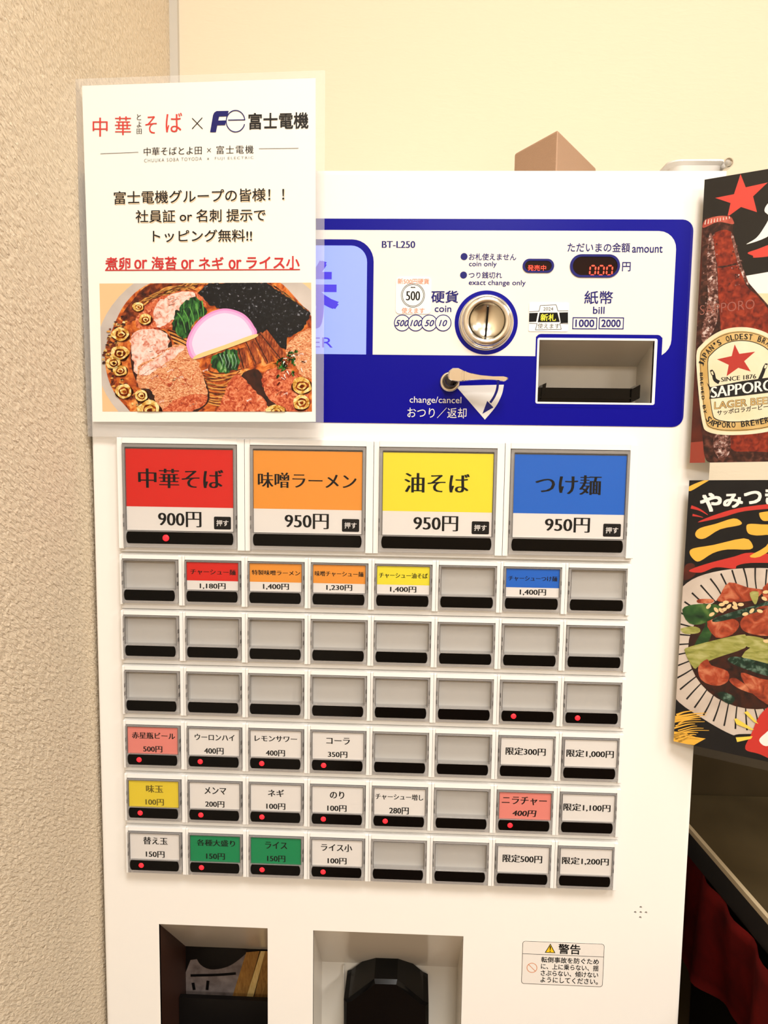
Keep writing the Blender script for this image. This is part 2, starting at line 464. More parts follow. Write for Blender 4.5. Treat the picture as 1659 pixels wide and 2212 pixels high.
# coin slot blue ring and printed dots
b = MB()
Yp = Y0 - 0.0003
cc = at(1050, 697.3, PF); R1 = 0.0246
g = MB(); g.plate(circ(cc.x, cc.z, R1, 64), Yp + 0.00005, Y0, BLUE, [circ(cc.x, cc.z, 0.0214, 64)], side=False); g.build('slot_ring_print', cp)
for x, y in ((1002.3, 554.8), (1001.2, 594.6)):
    p = at(x, y, PF); g = MB(); g.poly([(q[0], Yp, q[1]) for q in circ(p.x, p.z, 0.0027, 24)], NAVY); g.build('printed_dot', cp)
for t, bxs, st in [('BT-L250', (824.8, 520.5, 897, 535.5), 'mb'), ('お札使えません', (1013, 547, 1115, 562.5), 'g2'), ('coin only', (1013, 564.5, 1073, 578.5), 'g2'),
        ('つり銭切れ', (1012.5, 587, 1084.5, 601.5), 'g2'), ('exact change only', (1012.4, 604.5, 1135.5, 619.5), 'g2'),
        ('硬貨', (931.5, 627.5, 990, 654.5), 'b'), ('coin', (939, 660, 975, 674.2), 'g2'),
        ('ただいまの金額', (1226, 524, 1361, 545), 'g2'), ('amount', (1365.6, 531, 1431.5, 546), 'g2'), ('円', (1344, 566, 1362.3, 586), 'g2'),
        ('紙幣', (1262.4, 628, 1324, 657), 'g2'), ('bill', (1281, 662.3, 1306, 678), 'g2'),
        ('1000', (1243, 690, 1283.8, 706.5), 'b'), ('2000', (1299, 690, 1340.8, 706.5), 'b')]:
    g = MB(); text_px(g, t, bxs, Yp, NAVY, st); g.build('printed_word', cp)
for bxs in ((1236, 685.6, 1289.3, 711.9), (1293, 685.6, 1346.8, 711.9)):
    r = prect(*bxs, PF); t = 0.0007; g = MB()
    g.plate(rc(r), Yp, Y0, NAVY, [[(r[0] + t, r[3] - t), (r[1] - t, r[3] - t), (r[1] - t, r[2] + t), (r[0] + t, r[2] + t)]], side=False); g.build('printed_frame', cp)
for i, (x, t) in enumerate(((868.9, '500'), (898, '100'), (927.2, '50'), (957.2, '10'))):
    p = at(x, 698, PF); yl = Yp - 0.00004 * i
    g = MB(); g.poly([(q[0], yl + 0.00001, q[1]) for q in circ(p.x, p.z, 0.0065, 40)], PANELW)
    g.plate(circ(p.x, p.z, 0.0065, 40), yl, Y0, NAVY, [circ(p.x, p.z, 0.0058, 40)], side=False); g.build('printed_circle', cp)
for i, (x0, x1, t) in enumerate(((854, 883, '500'), (886, 912, '100'), (917, 938, '50'), (948, 966, '10'))):
    g = MB(); text_px(g, t, (x0, 691, x1, 705), Yp - 0.00017, NAVY, 'i'); g.build('printed_value', cp)
for t, bxs in (('change/cancel', (884.8, 856, 996.4, 875.5)), ('おつり／返却', (880, 879.5, 1007.6, 904))):
    g = MB(); text_px(g, t, bxs, Yp, PANELW, 'g'); g.build('printed_word', cp)
# white fan with the turning arrow under the lever
fan = [(988, 838), (994, 833), (1088.5, 831)] + spline([(1088.5, 831), (1084, 852), (1071, 878), (1047.4, 906.5)], 6)[1:]
g = MB(); g.poly([tuple(at(x, y, Yp)) for x, y in fan], mat('fan_white', (232, 230, 228), 0.4))
arr = stroke([(1076, 822), (1074, 840), (1068, 856), (1059, 870)], 5.2)
g.poly([tuple(at(x, y, Yp - 0.00006)) for x, y in arr], NAVY)
g.poly([tuple(at(x, y, Yp - 0.00007)) for x, y in [(1052.5, 866), (1066, 880), (1042, 894)]], NAVY)
g.build('lever_dial_print', cp)

# coin slot
b = MB(); c0 = (cc.x, PF, cc.z + 0.0004)
b.lathe(c0, [(0.0210, -0.0004), (0.0208, -0.0030), (0.0198, -0.0036), (0.0192, -0.0032), (0.0190, -0.0075), (0.0180, -0.0088), (0.0152, -0.0090), (0.0142, -0.0084)], CHROMED, 64)
cs_ = b.build('coin_slot', machine); cs_['label'] = 'round chrome coin slot with a blue ring'
b = MB(); b.lathe(c0, [(0.0142, -0.0084), (0.0136, -0.0074), (0.012, -0.0060), (0.008, -0.0044), (0.004, -0.0036), (0.0, -0.0034)], CHROME, 64)
b.build('slot_dish', cs_)
b = MB()
b.solid(rrect(-0.0008, 0.0008, -0.0108, 0.0108, 0.0004, 2), -0.0070, -0.002, BLACK)
o = b.build('slot_opening', cs_, (0, 0, 0)); o.location = Vector(c0) - POS[cs_.name]; o.rotation_euler = (0, radians(3), 0)

# return lever
pv = at(971.5, 825, PF)
b = MB(); b.lathe((pv.x, PF, pv.z), [(0.0080, -0.0008), (0.0078, -0.0022), (0.0066, -0.0030), (0.0052, -0.0020), (0.0, -0.0020)], CHROMED, 40)
lev = b.build('return_lever', machine); lev['label'] = 'chrome coin return lever'
b = MB(); b.lathe((pv.x + 0.0008, PF, pv.z + 0.0006), [(0.0048, -0.002), (0.0046, -0.018), (0.0, -0.018)], mat('chrome_dark', (90, 88, 96), 0.12, 1.0), 32)
b.build('lever_shaft', lev)
ol = [(967, 812), (970, 801), (978, 795), (990, 795), (1000, 800), (1015, 805), (1040, 810), (1068, 813), (1090, 813), (1097.5, 815), (1098, 819), (1092, 823), (1070, 820), (1045, 819.5), (1015, 821), (1000, 823), (988, 824), (975, 822), (969, 818)]
def lev_pts(Y): return [(at(x, y, Y).x, at(x, y, Y).z) for x, y in ol]
b = MB(); b.solid(lev_pts(PF - 0.022), PF - 0.022, PF - 0.0145, CHROMED, 0.0009)
b.build('lever_arm', lev)
b = MB()
for x in (1000, 1005):
    p = at(x, 812, PF - 0.0225); b.solid(rrect(p.x - 0.0008, p.x + 0.0008, p.z - 0.0036, p.z + 0.0036, 0.0004, 2), p.y, PF - 0.02, CHROMED, 0.0003)
b.build('lever_rib', lev)

# displays
def pill(o_box, i_box, name):
    r = prect(*o_box, PF); q = prect(*i_box, PF); b = MB()
    b.plate(rrect(*r, (r[3] - r[2]) / 2 - 1e-5, 10), Yp - 0.0006, Y0, NAVY, [rrect(*q, (q[3] - q[2]) / 2 - 1e-5, 10)])
    o = b.build(name, machine)
    g = MB(); g.plate(rrect(*q, (q[3] - q[2]) / 2 - 1e-5, 10), Yp, Y0, mat('display_smoke', (26, 4, 6), 0.15)); g.build('display_window', o)
    return o
d1 = pill((1128.5, 559.6, 1196.4, 590), (1133.5, 564, 1191.2, 585.8), 'status_display')
b = MB(); text_px(b, '発売中', (1140, 572.5, 1179.5, 585), Yp - 0.0001, LEDTXT, 'g'); b.build('lit_characters', d1)
d2 = pill((1230.5, 549.8, 1338.4, 600.2), (1236.4, 555, 1333, 595.5), 'amount_display')
for i in range(3):   # seven-segment noughts
    b = MB(); x0 = 1273.5 + i * 18.2; x1 = x0 + 13.5; y0, y1 = 574, 594.3
    def sp(u, v): return at(x0 + (x1 - x0) * u * 0.86 + (x1 - x0) * 0.14 * v, y1 + (y0 - y1) * v, Yp - 0.0001)
    for u0, v0, u1, v1 in ((.16, 1, .86, 1), (.16, 0, .86, 0), (0, .08, 0, .46), (0, .54, 0, .92), (1, .08, 1, .46), (1, .54, 1, .92)):
        a_, c_ = sp(u0, v0), sp(u1, v1); h = 0.00055
        dd = (c_ - a_).normalized(); nn = Vector((-dd.z, 0, dd.x)) * h
        b.poly([a_, a_ + dd * h + nn, c_ - dd * h + nn, c_, c_ - dd * h - nn, a_ + dd * h - nn], LEDTXT)
    b.build('lit_digit', d2)

# bill slot
GREYIN = mat('recess_grey', (226, 220, 208), 0.3)
def recess(name, r, d, zt, m, parent, zb=None, mback=None, mtop=None, mleft=None, mbot=None, xl=None, xr=None):
    x0, x1, z0, z1 = r; y0, y1 = PF + 0.0002, PF + d; zb = z0 if zb is None else zb
    xl = x0 if xl is None else xl; xr = x1 if xr is None else xr
    b = MB()
    b.faces([(x0, y0, z1), (x1, y0, z1), (xr, y1, zt), (xl, y1, zt)], [(0, 1, 2, 3)], mtop or m)
    b.faces([(x0, y0, z0), (x1, y0, z0), (xr, y1, zb), (xl, y1, zb)], [(0, 1, 2, 3)], mbot or m)
    b.faces([(x0, y0, z0), (x0, y0, z1), (xl, y1, zt), (xl, y1, zb)], [(0, 1, 2, 3)], mleft or m)
    b.faces([(x1, y0, z0), (x1, y0, z1), (xr, y1, zt), (xr, y1, zb)], [(0, 1, 2, 3)], m)
    b.faces([(xl, y1, zb), (xr, y1, zb), (xr, y1, zt), (xl, y1, zt)], [(0, 1, 2, 3)], mback or m)
    return b.build(name, parent)
dB = 0.045
bs = recess('bill_slot', bill, dB, at(1290, 791, PF + dB).z, GREYIN, machine)
bs['label'] = 'recessed bill slot with a black tray'
b = MB()
tz = at(1270, 842, PF + 0.012).z; tx1 = at(1378, 850, PF + 0.008).x
b.solid([(bill[0] + 0.0005, bill[2] + 0.0005), (tx1 - 0.006, bill[2] + 0.0005), (tx1, bill[2] + 0.0035), (tx1, tz + 0.001), (bill[0] + 0.0005, tz + 0.001)], PF + 0.004, PF + dB - 0.001, BLACK, 0.0005)
b.box(bill[0] + 0.0005, tx1 - 0.007, PF + 0.002, PF + 0.0041, bill[2] + 0.003, bill[2] + 0.0045, BLACK)
b.solid([(tx1 - 0.007, tz), (tx1, tz + 0.004), (tx1, bill[2] + 0.004), (tx1 - 0.007, bill[2] + 0.001)], PF + 0.002, PF + 0.02, BLACK, 0.0004)
b.solid([(bill[0] + 0.003, bill[2] + 0.002), (bill[0] + 0.006, bill[2] + 0.006), (bill[0] + 0.007, tz + 0.0045), (bill[0] + 0.004, tz + 0.003)], PF + 0.001, PF + 0.02, BLACK, 0.0003)
b.build('bill_tray', bs)

# stickers
def sticker_base(box, rad, name, m):
    r = prect(*box, PF); b = MB(); b.plate(rrect(*r, rad), Yp - 0.00025, Y0, m); return b.build(name, machine), r
STK = mat('sticker_white', (252, 250, 246), 0.35)
so, r = sticker_base((855, 598, 931.5, 679), 0.003, 'coin_sticker', STK); so['label'] = 'square white sticker with a coin drawing'
b = MB(); Yk = Yp - 0.0003
SAL = mat('salmon_ink', (240, 150, 120), 0.6)
text_px(b, '新500円硬貨', (859, 601.5, 927, 614), Yk, SAL, 'b'); text_px(b, '使えます', (867.5, 664.5, 917, 677.5), Yk, SAL, 'b')
p = at(892, 638.5, PF)
for ro, ri in ((0.0093, 0.0089), (0.0084, 0.0080)): b.plate(circ(p.x, p.z, ro, 40), Yk, Y0, INK, [circ(p.x, p.z, ri, 40)], side=False)
text_px(b, '500', (877, 629, 907.5, 649), Yk, INK, 'mb')
for k in (-1, 0, 1): b.plate(smooth([(p.x + k * 0.0012 - 0.0007, p.z + 0.0055), (p.x + k * 0.0012, p.z + 0.0067), (p.x + k * 0.0012 + 0.0007, p.z + 0.0055), (p.x + k * 0.0012, p.z + 0.0057)], 3), Yk, Y0, INK, side=False)
b.build('sticker_print', so)
so, r = sticker_base((1142, 653.5, 1228, 717), 0.0012, 'banknote_sticker', STK); so['label'] = 'white sticker with black band and yellow characters'
b = MB(); zs = zoom(1080, 440, 3.607)
def P3(pts, l=0): return [tuple(at(*zs(p), Yk - l * 0.00005)) for p in pts]
b.poly(P3([(228, 852), (296, 850), (282, 920), (226, 922)]), INK); b.poly(P3([(461, 848), (530, 846), (530, 930), (473, 930)]), INK)
b.poly(P3([(308, 850), (448, 848), (466, 922), (294, 924)]), INK)
for seg in ([(228, 842), (304, 838), (315, 793), (438, 788), (452, 836), (532, 834)], [(228, 932), (290, 934), (276, 983), (478, 978), (466, 932), (532, 936)]):
    b.poly(P3(stroke([seg[0], seg[1]], 4)), INK); b.poly(P3(stroke([seg[1], seg[2]], 4)), INK); b.poly(P3(stroke([seg[2], seg[3]], 4)), INK)
    b.poly(P3(stroke([seg[3], seg[4]], 4)), INK); b.poly(P3(stroke([seg[4], seg[5]], 4)), INK)
def zb(x0, y0, x1, y1): return zs((x0, y0)) + zs((x1, y1))
text_px(b, '2024', zb(338, 806, 415, 833), Yk, INK, 'g'); text_px(b, '新札', zb(316, 858, 436, 915), Yk - 0.00008, mat('yellow_ink', (250, 240, 70), 0.5), 'b')
text_px(b, '使えます', zb(294, 932, 464, 974), Yk, INK, 'g')
b.build('sticker_print', so)

# ------------------------------------------------------------------ menu buttons
PX, PZ, SX, SZ = 0.0515, 0.04651, -0.2203, 1.19      # pitch and first small strip
mm = 0.001
BASEY = 0.006
def cap_mesh(x0, x1, z0, z1, wx0, wx1, wz0, wz1, sw, sh, name):
    """clear cap: frame with a window hole and the strip hole"""
    b = MB()
    b.plate(rrect(x0 * mm, x1 * mm, z0 * mm, z1 * mm, 0.0006, 3), -0.0004, BASEY - 0.0002, RIM,
            [rrect(wx0 * mm, wx1 * mm, wz0 * mm, wz1 * mm, 0.0003, 2), strip_poly(sw, sh, 0.15)])
    # inner lip lines of the window
    e = 0.35
    for a, c, d, f in ((wx0 - e, wx0, wz0, wz1), (wx1, wx1 + e, wz0, wz1), (wx0, wx1, wz1, wz1 + e)):
        b.box(a * mm, c * mm, -0.0006, 0.0, d * mm, f * mm, RIMD)
    # little pegs of the cap on either side
    for xx in (x0 - 0.0, x1 - 0.5):
        for zz in (wz0 + 3, wz0 + 10):
            b.box(xx * mm, (xx + 0.5) * mm, -0.0006, 0.002, zz * mm, (zz + 3.2) * mm, RIMD)
    return b.mesh(name)
RIMD = clear('cap_clear_edge', (0.6, 0.6, 0.6), 0.5, (130, 126, 124), 0.08, 1.0)
def strip_poly(w, h, g=0.0):
    r = 1.6; o = []
    for i in range(7):
        a = radians(-90 + 180 * i / 6); o.append(((w - r + r * cos(a) + g) * mm, (-h / 2 + (h / 2 + g) * sin(a)) * mm))
    for i in range(7):
        a = radians(90 + 180 * i / 6); o.append(((r + r * cos(a) - g) * mm, (-h / 2 + (h / 2 + g) * sin(a)) * mm))
    return o
def strip_mesh(w, h, name):
    b = MB(); b.solid(strip_poly(w, h), -0.0003, BASEY - 0.0004, BLACK, 0.0003); return b.mesh(name)
def bezel_mesh(x0, x1, l1, r0, z0, z1, zt, name):
    b = MB(); yb, yf = BASEY, 0.0016
    def bar(a, c, d, e):
        b.solid([(a * mm, d * mm), (c * mm, d * mm), (c * mm, e * mm), (a * mm, e * mm)], yf, yb, BEZEL, 0.0005)
    bar(x0, l1, z0, zt); bar(r0, x1, z0, zt); 
    b.solid([(l1 * mm, z1 * mm), (r0 * mm, z1 * mm), (r0 * mm, zt * mm), (l1 * mm, zt * mm)], yf - 0.0004, yb, BEZEL, 0.0004)
    return b.mesh(name)
def flat_mesh(x0, x1, z0, z1, y, m, name, thick=0.0):
    b = MB()
    if thick: b.box(x0 * mm, x1 * mm, y, y + thick, z0 * mm, z1 * mm, m)
    else: b.poly([(x0 * mm, y, z0 * mm), (x1 * mm, y, z0 * mm), (x1 * mm, y, z1 * mm), (x0 * mm, y, z1 * mm)], m)
    return b.mesh(name)
def led_mesh(r, name):
    b = MB(); n = 20
    v = [(0, -0.0009, 0)] + [(r * 0.75 * cos(2 * pi * i / n), -0.0007, r * 0.75 * sin(2 * pi * i / n)) for i in range(n)] + [(r * cos(2 * pi * i / n), -0.0003, r * sin(2 * pi * i / n)) for i in range(n)]
    f = [(0, 1 + i, 1 + (i + 1) % n) for i in range(n)] + [(1 + i, 1 + n + i, 1 + n + (i + 1) % n, 1 + (i + 1) % n) for i in range(n)]
    b.faces(v, f, LED, True); return b.mesh(name)
S_CAP = cap_mesh(-1.4, 44.4, -11.0, 25.0, 0.5, 42.6, 1.0, 24.0, 42.0, 8.7, 'small_cap')
S_STR = strip_mesh(42.0, 8.7, 'small_strip'); S_BEZ = bezel_mesh(-3.7, 47.6, -1.7, 44.8, -13.0, 25.4, 28.6, 'small_bezel')
S_BCK = flat_mesh(-1.4, 44.5, 0.2, 25.2, BASEY - 0.0006, GREYBACK, 'small_back'); S_WIN = flat_mesh(0.5, 42.6, 1.0, 24.0, -0.0001, PANE, 'small_window')
S_LED = led_mesh(0.0021, 'small_led')
L_CAP = cap_mesh(-2.2, 90.0, -12.9, 70.7, 0.5, 87.6, 1.0, 68.0, 87.4, 9.5, 'large_cap')
L_STR = strip_mesh(87.4, 9.5, 'large_strip'); L_BEZ = bezel_mesh(-6.7, 96.2, -2.6, 90.4, -14.5, 71.2, 75.6, 'large_bezel')
L_BCK = flat_mesh(-2.2, 90.0, 0.2, 70.9, BASEY - 0.0006, GREYBACK, 'large_back'); L_WIN = flat_mesh(0.5, 87.6, 1.0, 68.0, -0.0001, PANE, 'large_window')
L_LED = led_mesh(0.0026, 'large_led')
# strip plates that carry each row
for r in range(-1, 6):
    b = MB()
    if r < 0: z1, z0, x0, x1 = 1.2378 + 0.0762, 1.2378 - 0.0172, -0.2176 - 0.0068, -0.2176 + 4 * 0.1032 - 0.0066
    else:
        z1 = SZ - r * PZ + 0.0290; z0 = SZ - r * PZ - 0.0170; x0 = SX - 0.0048; x1 = SX + 8 * PX - 0.0028
        if r == 5: z0 = SZ - r * PZ - 0.0132
    b.solid([(x0, z0), (x1, z0), (x1, z1), (x0, z1)], BASEY, PF, BEZEL, 0.0004)
    b.build('button_row_plate', machine)

CY = 0.0007   # card plane
def card(parent, org, x0, x1, z0, z1, m, split=None, white=PAPER):
    b = MB(); ox, oz = org
    b.box(ox + x0 * mm, ox + x1 * mm, CY, CY + 0.0004, oz + z0 * mm, oz + z1 * mm, white if split is not None else m)
    if split is not None:
        b.poly([(ox + x0 * mm, CY - 0.00004, oz + split * mm), (ox + x1 * mm, CY - 0.00004, oz + split * mm), (ox + x1 * mm, CY - 0.00004, oz + z1 * mm), (ox + x0 * mm, CY - 0.00004, oz + z1 * mm)], m)
    return b
YT = CY - 0.0001
zA, zB_, zC_, zD, zE, zF = zoom(240, 940, 2.9625), zoom(780, 940, 2.765), zoom(240, 1320, 2.9625), zoom(780, 1320, 2.765), zoom(240, 1660, 2.9625), zoom(780, 1660, 2.765)
def zt(z, bx): return z(bx[:2]) + z(bx[2:])
# large buttons
big = [('中華そば', (172, 212, 718, 345), '900円', (300, 487, 578, 590), RED, zA, True, 'large menu button with red card'),
       ('味噌ラーメン', (938, 237, 1570, 345), '950円', (1110, 500, 1393, 602), ORANGE, zA, False, 'large menu button with orange card'),
       ('油そば', (258, 225, 648, 348), '950円', (312, 480, 580, 575), YELLOW, zB_, False, 'large menu button with yellow card'),
       ('つけ麺', (1040, 235, 1435, 358), '950円', (1097, 490, 1367, 583), CBLUE, zB_, False, 'large menu button with blue card')]
for i, (t, tb, p, pb, m, z, led, lab) in enumerate(big):
    org = (-0.2174 + 0.1033 * i, 0, 1.2378); L = Vector(org)
    bt = put('menu_button', L_CAP, machine, L); bt['label'] = lab
    put('bezel', L_BEZ, bt, L); put('button_back', L_BCK, bt, L); put('clear_window', L_WIN, bt, L); put('indicator_strip', L_STR, bt, L)
    b = card(bt, (org[0], org[2]), 0.6, 87.4, 1.2, 66.8, m, 20.4)
    text_px(b, t, zt(z, tb), YT, INK, 'mb'); text_px(b, p, zt(z, pb), YT, INK, 'mb')
    ox, oz = org[0], org[2]
    b.poly([(x, YT, zz) for x, zz in rrect(ox + 71.6 * mm, ox + 85.4 * mm, oz + 3 * mm, oz + 13.3 * mm, 0.001, 4)], INK)
    X0, X1, Z0, Z1 = ox + 73.6 * mm, ox + 83.4 * mm, oz + 5.7 * mm, oz + 10.6 * mm
    text_map(b, '押す', lambda u, v: (X0 + u * (X1 - X0), YT - 0.0001, Z0 + v * (Z1 - Z0)), PAPER, 'b')
    b.build('menu_card', bt)
    if led: put('indicator_light', L_LED, bt, L + Vector((0.0325, 0, -0.0047)))
# small buttons: (row, col): card colour, lines, lit
cards = {
 (0, 1): (RED, 1, zA, [('チャーシュー麺', (507, 855, 797, 897)), ('1,180円', (567, 945, 733, 988))], 0),
 (0, 2): (ORANGE, 1, zA, [('特製味噌ラーメン', (900, 862, 1210, 900)), ('1,400円', (972, 948, 1138, 992))], 0),
 (0, 3): (ORANGE, 1, zA, [('味噌チャーシュー麺', (1303, 868, 1615, 908)), ('1,230円', (1377, 955, 1543, 998))], 0),
 (0, 4): (YELLOW, 1, zB_, [('チャーシュー油そば', (107, 820, 398, 858)), ('1,400円', (173, 902, 330, 942))], 0),
 (0, 6): (CBLUE, 1, zB_, [('チャーシューつけ麺', (880, 838, 1172, 875)), ('1,400円', (947, 918, 1105, 960))], 0),
 (3, 0): (PINK, 0, zC_, [('赤星瓶ビール', (133, 773, 410, 822)), ('500円', (205, 862, 328, 905))], 1),
 (3, 1): (PAPER, 0, zC_, [('ウーロンハイ', (535, 785, 790, 832)), ('400円', (595, 873, 720, 918))], 1),
 (3, 2): (PAPER, 0, zC_, [('レモンサワー', (918, 795, 1190, 840)), ('400円', (990, 887, 1113, 931))], 1),
 (3, 3): (PAPER, 0, zC_, [('コーラ', (1377, 808, 1528, 855)), ('350円', (1387, 897, 1512, 940))], 1),
 (3, 6): (PAPER, 0, zD, [('限定300円', (863, 812, 1103, 865))], 0),
 (3, 7): (PAPER, 0, zD, [('限定1,000円', (1226, 825, 1510, 880))], 0),
 (4, 0): (CYEL, 0, zE, [('味玉', (223, 105, 333, 157)), ('100円', (220, 193, 338, 238))], 1),
 (4, 1): (PAPER, 0, zE, [('メンマ', (597, 118, 737, 168)), ('200円', (602, 207, 725, 251))], 1),
 (4, 2): (PAPER, 0, zE, [('ネギ', (1003, 133, 1107, 183)), ('100円', (993, 221, 1115, 265))], 1),
 (4, 3): (PAPER, 0, zE, [('のり', (1400, 145, 1492, 195)), ('100円', (1383, 233, 1507, 278))], 1),
 (4, 4): (PAPER, 0, zF, [('チャーシュー増し', (85, 148, 372, 193)), ('280円', (168, 230, 285, 275))], 1),
 (4, 6): (PINK, 0, zF, [('ニラチャー', (840, 165, 1110, 222)), ('400円', (903, 247, 1048, 290))], 1),
 (4, 7): (PAPER, 0, zF, [('限定1,100円', (1208, 207, 1490, 262))], 0),
 (5, 0): (PAPER, 0, zE, [('替え玉', (205, 437, 362, 490)), ('150円', (222, 527, 342, 572))], 1),
 (5, 1): (GREEN, 0, zE, [('各種大盛り', (548, 452, 793, 502)), ('150円', (608, 540, 728, 585))], 1),
 (5, 2): (GREEN, 0, zE, [('ライス', (985, 467, 1127, 517)), ('150円', (998, 555, 1115, 600))], 1),
 (5, 3): (PAPER, 0, zE, [('ライス小', (1343, 480, 1543, 535)), ('100円', (1385, 570, 1507, 614))], 1),
 (5, 6): (PAPER, 0, zF, [('限定500円', (845, 512, 1082, 567))], 0),
 (5, 7): (PAPER, 0, zF, [('限定1,200円', (1200, 527, 1480, 582))], 0)}
GHOST = mat('faded_ink', (120, 104, 30), 0.6)
for r in range(6):
    for c in range(8):
        L = Vector((SX + c * PX, 0, SZ - r * PZ))
        bt = put('menu_button', S_CAP, machine, L)
        put('bezel', S_BEZ, bt, L); put('button_back', S_BCK, bt, L); put('clear_window', S_WIN, bt, L); put('indicator_strip', S_STR, bt, L)
        lit = (r, c) in ((2, 6), (2, 7))
        if (r, c) in cards:
            m, split, z, lines, lit = cards[(r, c)]
            b = card(bt, (L.x, L.z), 0.5, 42.8, 1.1, 23.6, m, 8.6 if split else None)
            for t, bx in lines:
                ink = GHOST if (r, c) == (4, 0) else INK
                kw = dict(shear=0.12) if (r, c) == (4, 6) else {}
                text_px(b, t, zt(z, bx), YT, ink, 'm', **kw)
            b.build('menu_card', bt)
        if lit: put('indicator_light', S_LED, bt, L + Vector((0.0098, 0, -0.0044)))

# ------------------------------------------------------------------ lower outlets
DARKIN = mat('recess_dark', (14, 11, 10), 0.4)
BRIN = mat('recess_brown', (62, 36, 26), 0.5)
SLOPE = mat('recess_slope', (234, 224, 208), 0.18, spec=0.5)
dL = 0.074
zi = at(480, 2047, PF + dL).z
to = recess('ticket_outlet', outL, dL, zi, DARKIN, machine, mtop=SLOPE, mleft=BRIN)
to['label'] = 'dark ticket outlet'
b = MB(); zs5 = zoom(300, 1940, 2.242)  # reflection of the room in the outlet, painted as flat shapes
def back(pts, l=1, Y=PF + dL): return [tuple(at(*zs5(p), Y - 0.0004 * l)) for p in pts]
REFLW1 = nmat('reflected_wood_mid', [(140, 96, 48), (176, 128, 66)], 120, 4, 1.0, (6, 1, 1)); REFLW2 = nmat('reflected_wood_pale', [(216, 176, 104), (236, 200, 130)], 120, 4, 1.0, (6, 1, 1))
GREYC = nmat('reflection_grey', [(96, 84, 80), (140, 126, 120)], 90)
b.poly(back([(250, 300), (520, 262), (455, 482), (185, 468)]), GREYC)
b.build('reflected_sheet', to)
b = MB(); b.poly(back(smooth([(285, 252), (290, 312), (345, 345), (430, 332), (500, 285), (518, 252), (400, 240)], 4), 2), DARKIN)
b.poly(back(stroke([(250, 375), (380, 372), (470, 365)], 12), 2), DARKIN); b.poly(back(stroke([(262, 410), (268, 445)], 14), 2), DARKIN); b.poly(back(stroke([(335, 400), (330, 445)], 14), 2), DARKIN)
b.build('reflected_print', to)
for q, m in (([(520, 262), (590, 256), (520, 482), (452, 480)], REFLW1), ([(585, 257), (612, 257), (552, 487), (520, 485)], REFLW2), ([(612, 257), (640, 257), (640, 490), (556, 488)], REFLW1)):
    b = MB(); b.poly(back(q, 3), m); b.build('reflected_wood', to)  # mirrored planks, part of the painted reflection
b = MB(); p0 = at(347, 2153, PF + 0.05); b.box(outL[0] + 0.0005, outL[1] - 0.0005, PF + 0.05, PF + 0.055, outL[2], p0.z, DARKIN); b.build('outlet_flap', to)
dR = 0.066
zi = at(838, 2083, PF + dR).z
co = recess('change_outlet', outR, dR, zi, SLOPE, machine, mback=GREYIN, mtop=SLOPE)
co['label'] = 'pale change outlet with a black coin cup'
b = MB(); Yc = PF + 0.022
cup = [(808, 2119), (858, 2120.5), (915, 2167), (926, 2172), (926, 2300), (742, 2300), (742, 2164), (752, 2161)]
b.solid([(at(x, y, Yc).x, max(at(x, y, Yc).z, outR[2] + 0.001)) for x, y in cup], Yc, PF + dR - 0.004, BLACK, 0.003)
b.build('coin_cup', co)
b = MB()
for x in (742, 898): # inner ribs of the pale recess
    p = at(x, 2140, PF + dR - 0.002); b.box(p.x - 0.0006, p.x + 0.0006, PF + dR - 0.003, PF + dR - 0.0002, outR[2], zi - 0.001, GREYIN)
b.build('recess_rib', co)

# ------------------------------------------------------------------ warning label
zw = zoom(1080, 1920, 3.95)
r = prect(*(zw((188, 437)) + zw((884, 840))), PF)
W0 = at(1129.4, 2030.6, PF); W1 = at(1305.8, 2040, PF); W2 = at(1301.5, 2132.7, PF); W3 = at(1125.6, 2123.3, PF)
r = ((W0.x + W3.x) / 2, (W1.x + W2.x) / 2, (W2.z + W3.z) / 2, (W0.z + W1.z) / 2)
b = MB(); b.plate(rrect(*r, 0.0025), PF - 0.0002, PF, mat('label_white', (244, 238, 230), 0.4)); wl = b.build('warning_label', machine); wl['label'] = 'rounded warning label with black border'
b = MB(); Yw = PF - 0.00026; t = 0.00035
b.plate(rrect(*r, 0.0025), Yw, PF, INK, [rrect(r[0] + t, r[1] - t, r[2] + t, r[3] - t, 0.0022)], side=False)
ww, hh = r[1] - r[0], r[3] - r[2]
def wu(u, v): return (r[0] + ww * u, Yw, r[3] - hh * v)
b.poly([wu(0, .295), wu(1, .295), wu(1, .305), wu(0, .305)], INK)
def wtxt(s, u0, v0, u1, v1, sty='g'):
    text_map(b, s, lambda u, v: wu(u0 + (u1 - u0) * u, v1 + (v0 - v1) * v), INK, sty)
wtxt('警告', .44, .035, .71, .27, 'b')
for k, s in enumerate(('転倒事故を防ぐため', 'に、上に乗らない、揺', 'さぶらない、傾けない', 'ようにしてください。')): wtxt(s, .235, .35 + .155 * k, .94, .485 + .155 * k, 'b')
tri = [(.34, .04), (.405, .255), (.275, .255)]
b.poly([wu(*p) for p in tri], INK)
b.poly([tuple(Vector(wu(.34 + (u - .34) * .78, .19 + (v - .19) * .78)) + Vector((0, -0.00005, 0))) for u, v in tri], mat('warn_yellow', (245, 205, 40), 0.5))
b.poly([tuple(Vector(wu(u, v)) + Vector((0, -0.0001, 0))) for u, v in ((.332, .1), (.348, .1), (.344, .19), (.336, .19))], INK)
b.poly([tuple(Vector(wu(u, v)) + Vector((0, -0.0001, 0))) for u, v in ((.334, .205), (.346, .205), (.346, .23), (.334, .23))], INK)
pc = wu(.125, .62); PRO = mat('prohibit_orange', (225, 150, 105), 0.6)
b.plate(circ(pc[0], pc[2], 0.0045, 32), Yw, PF, PRO, [circ(pc[0], pc[2], 0.0039, 32)], side=False)
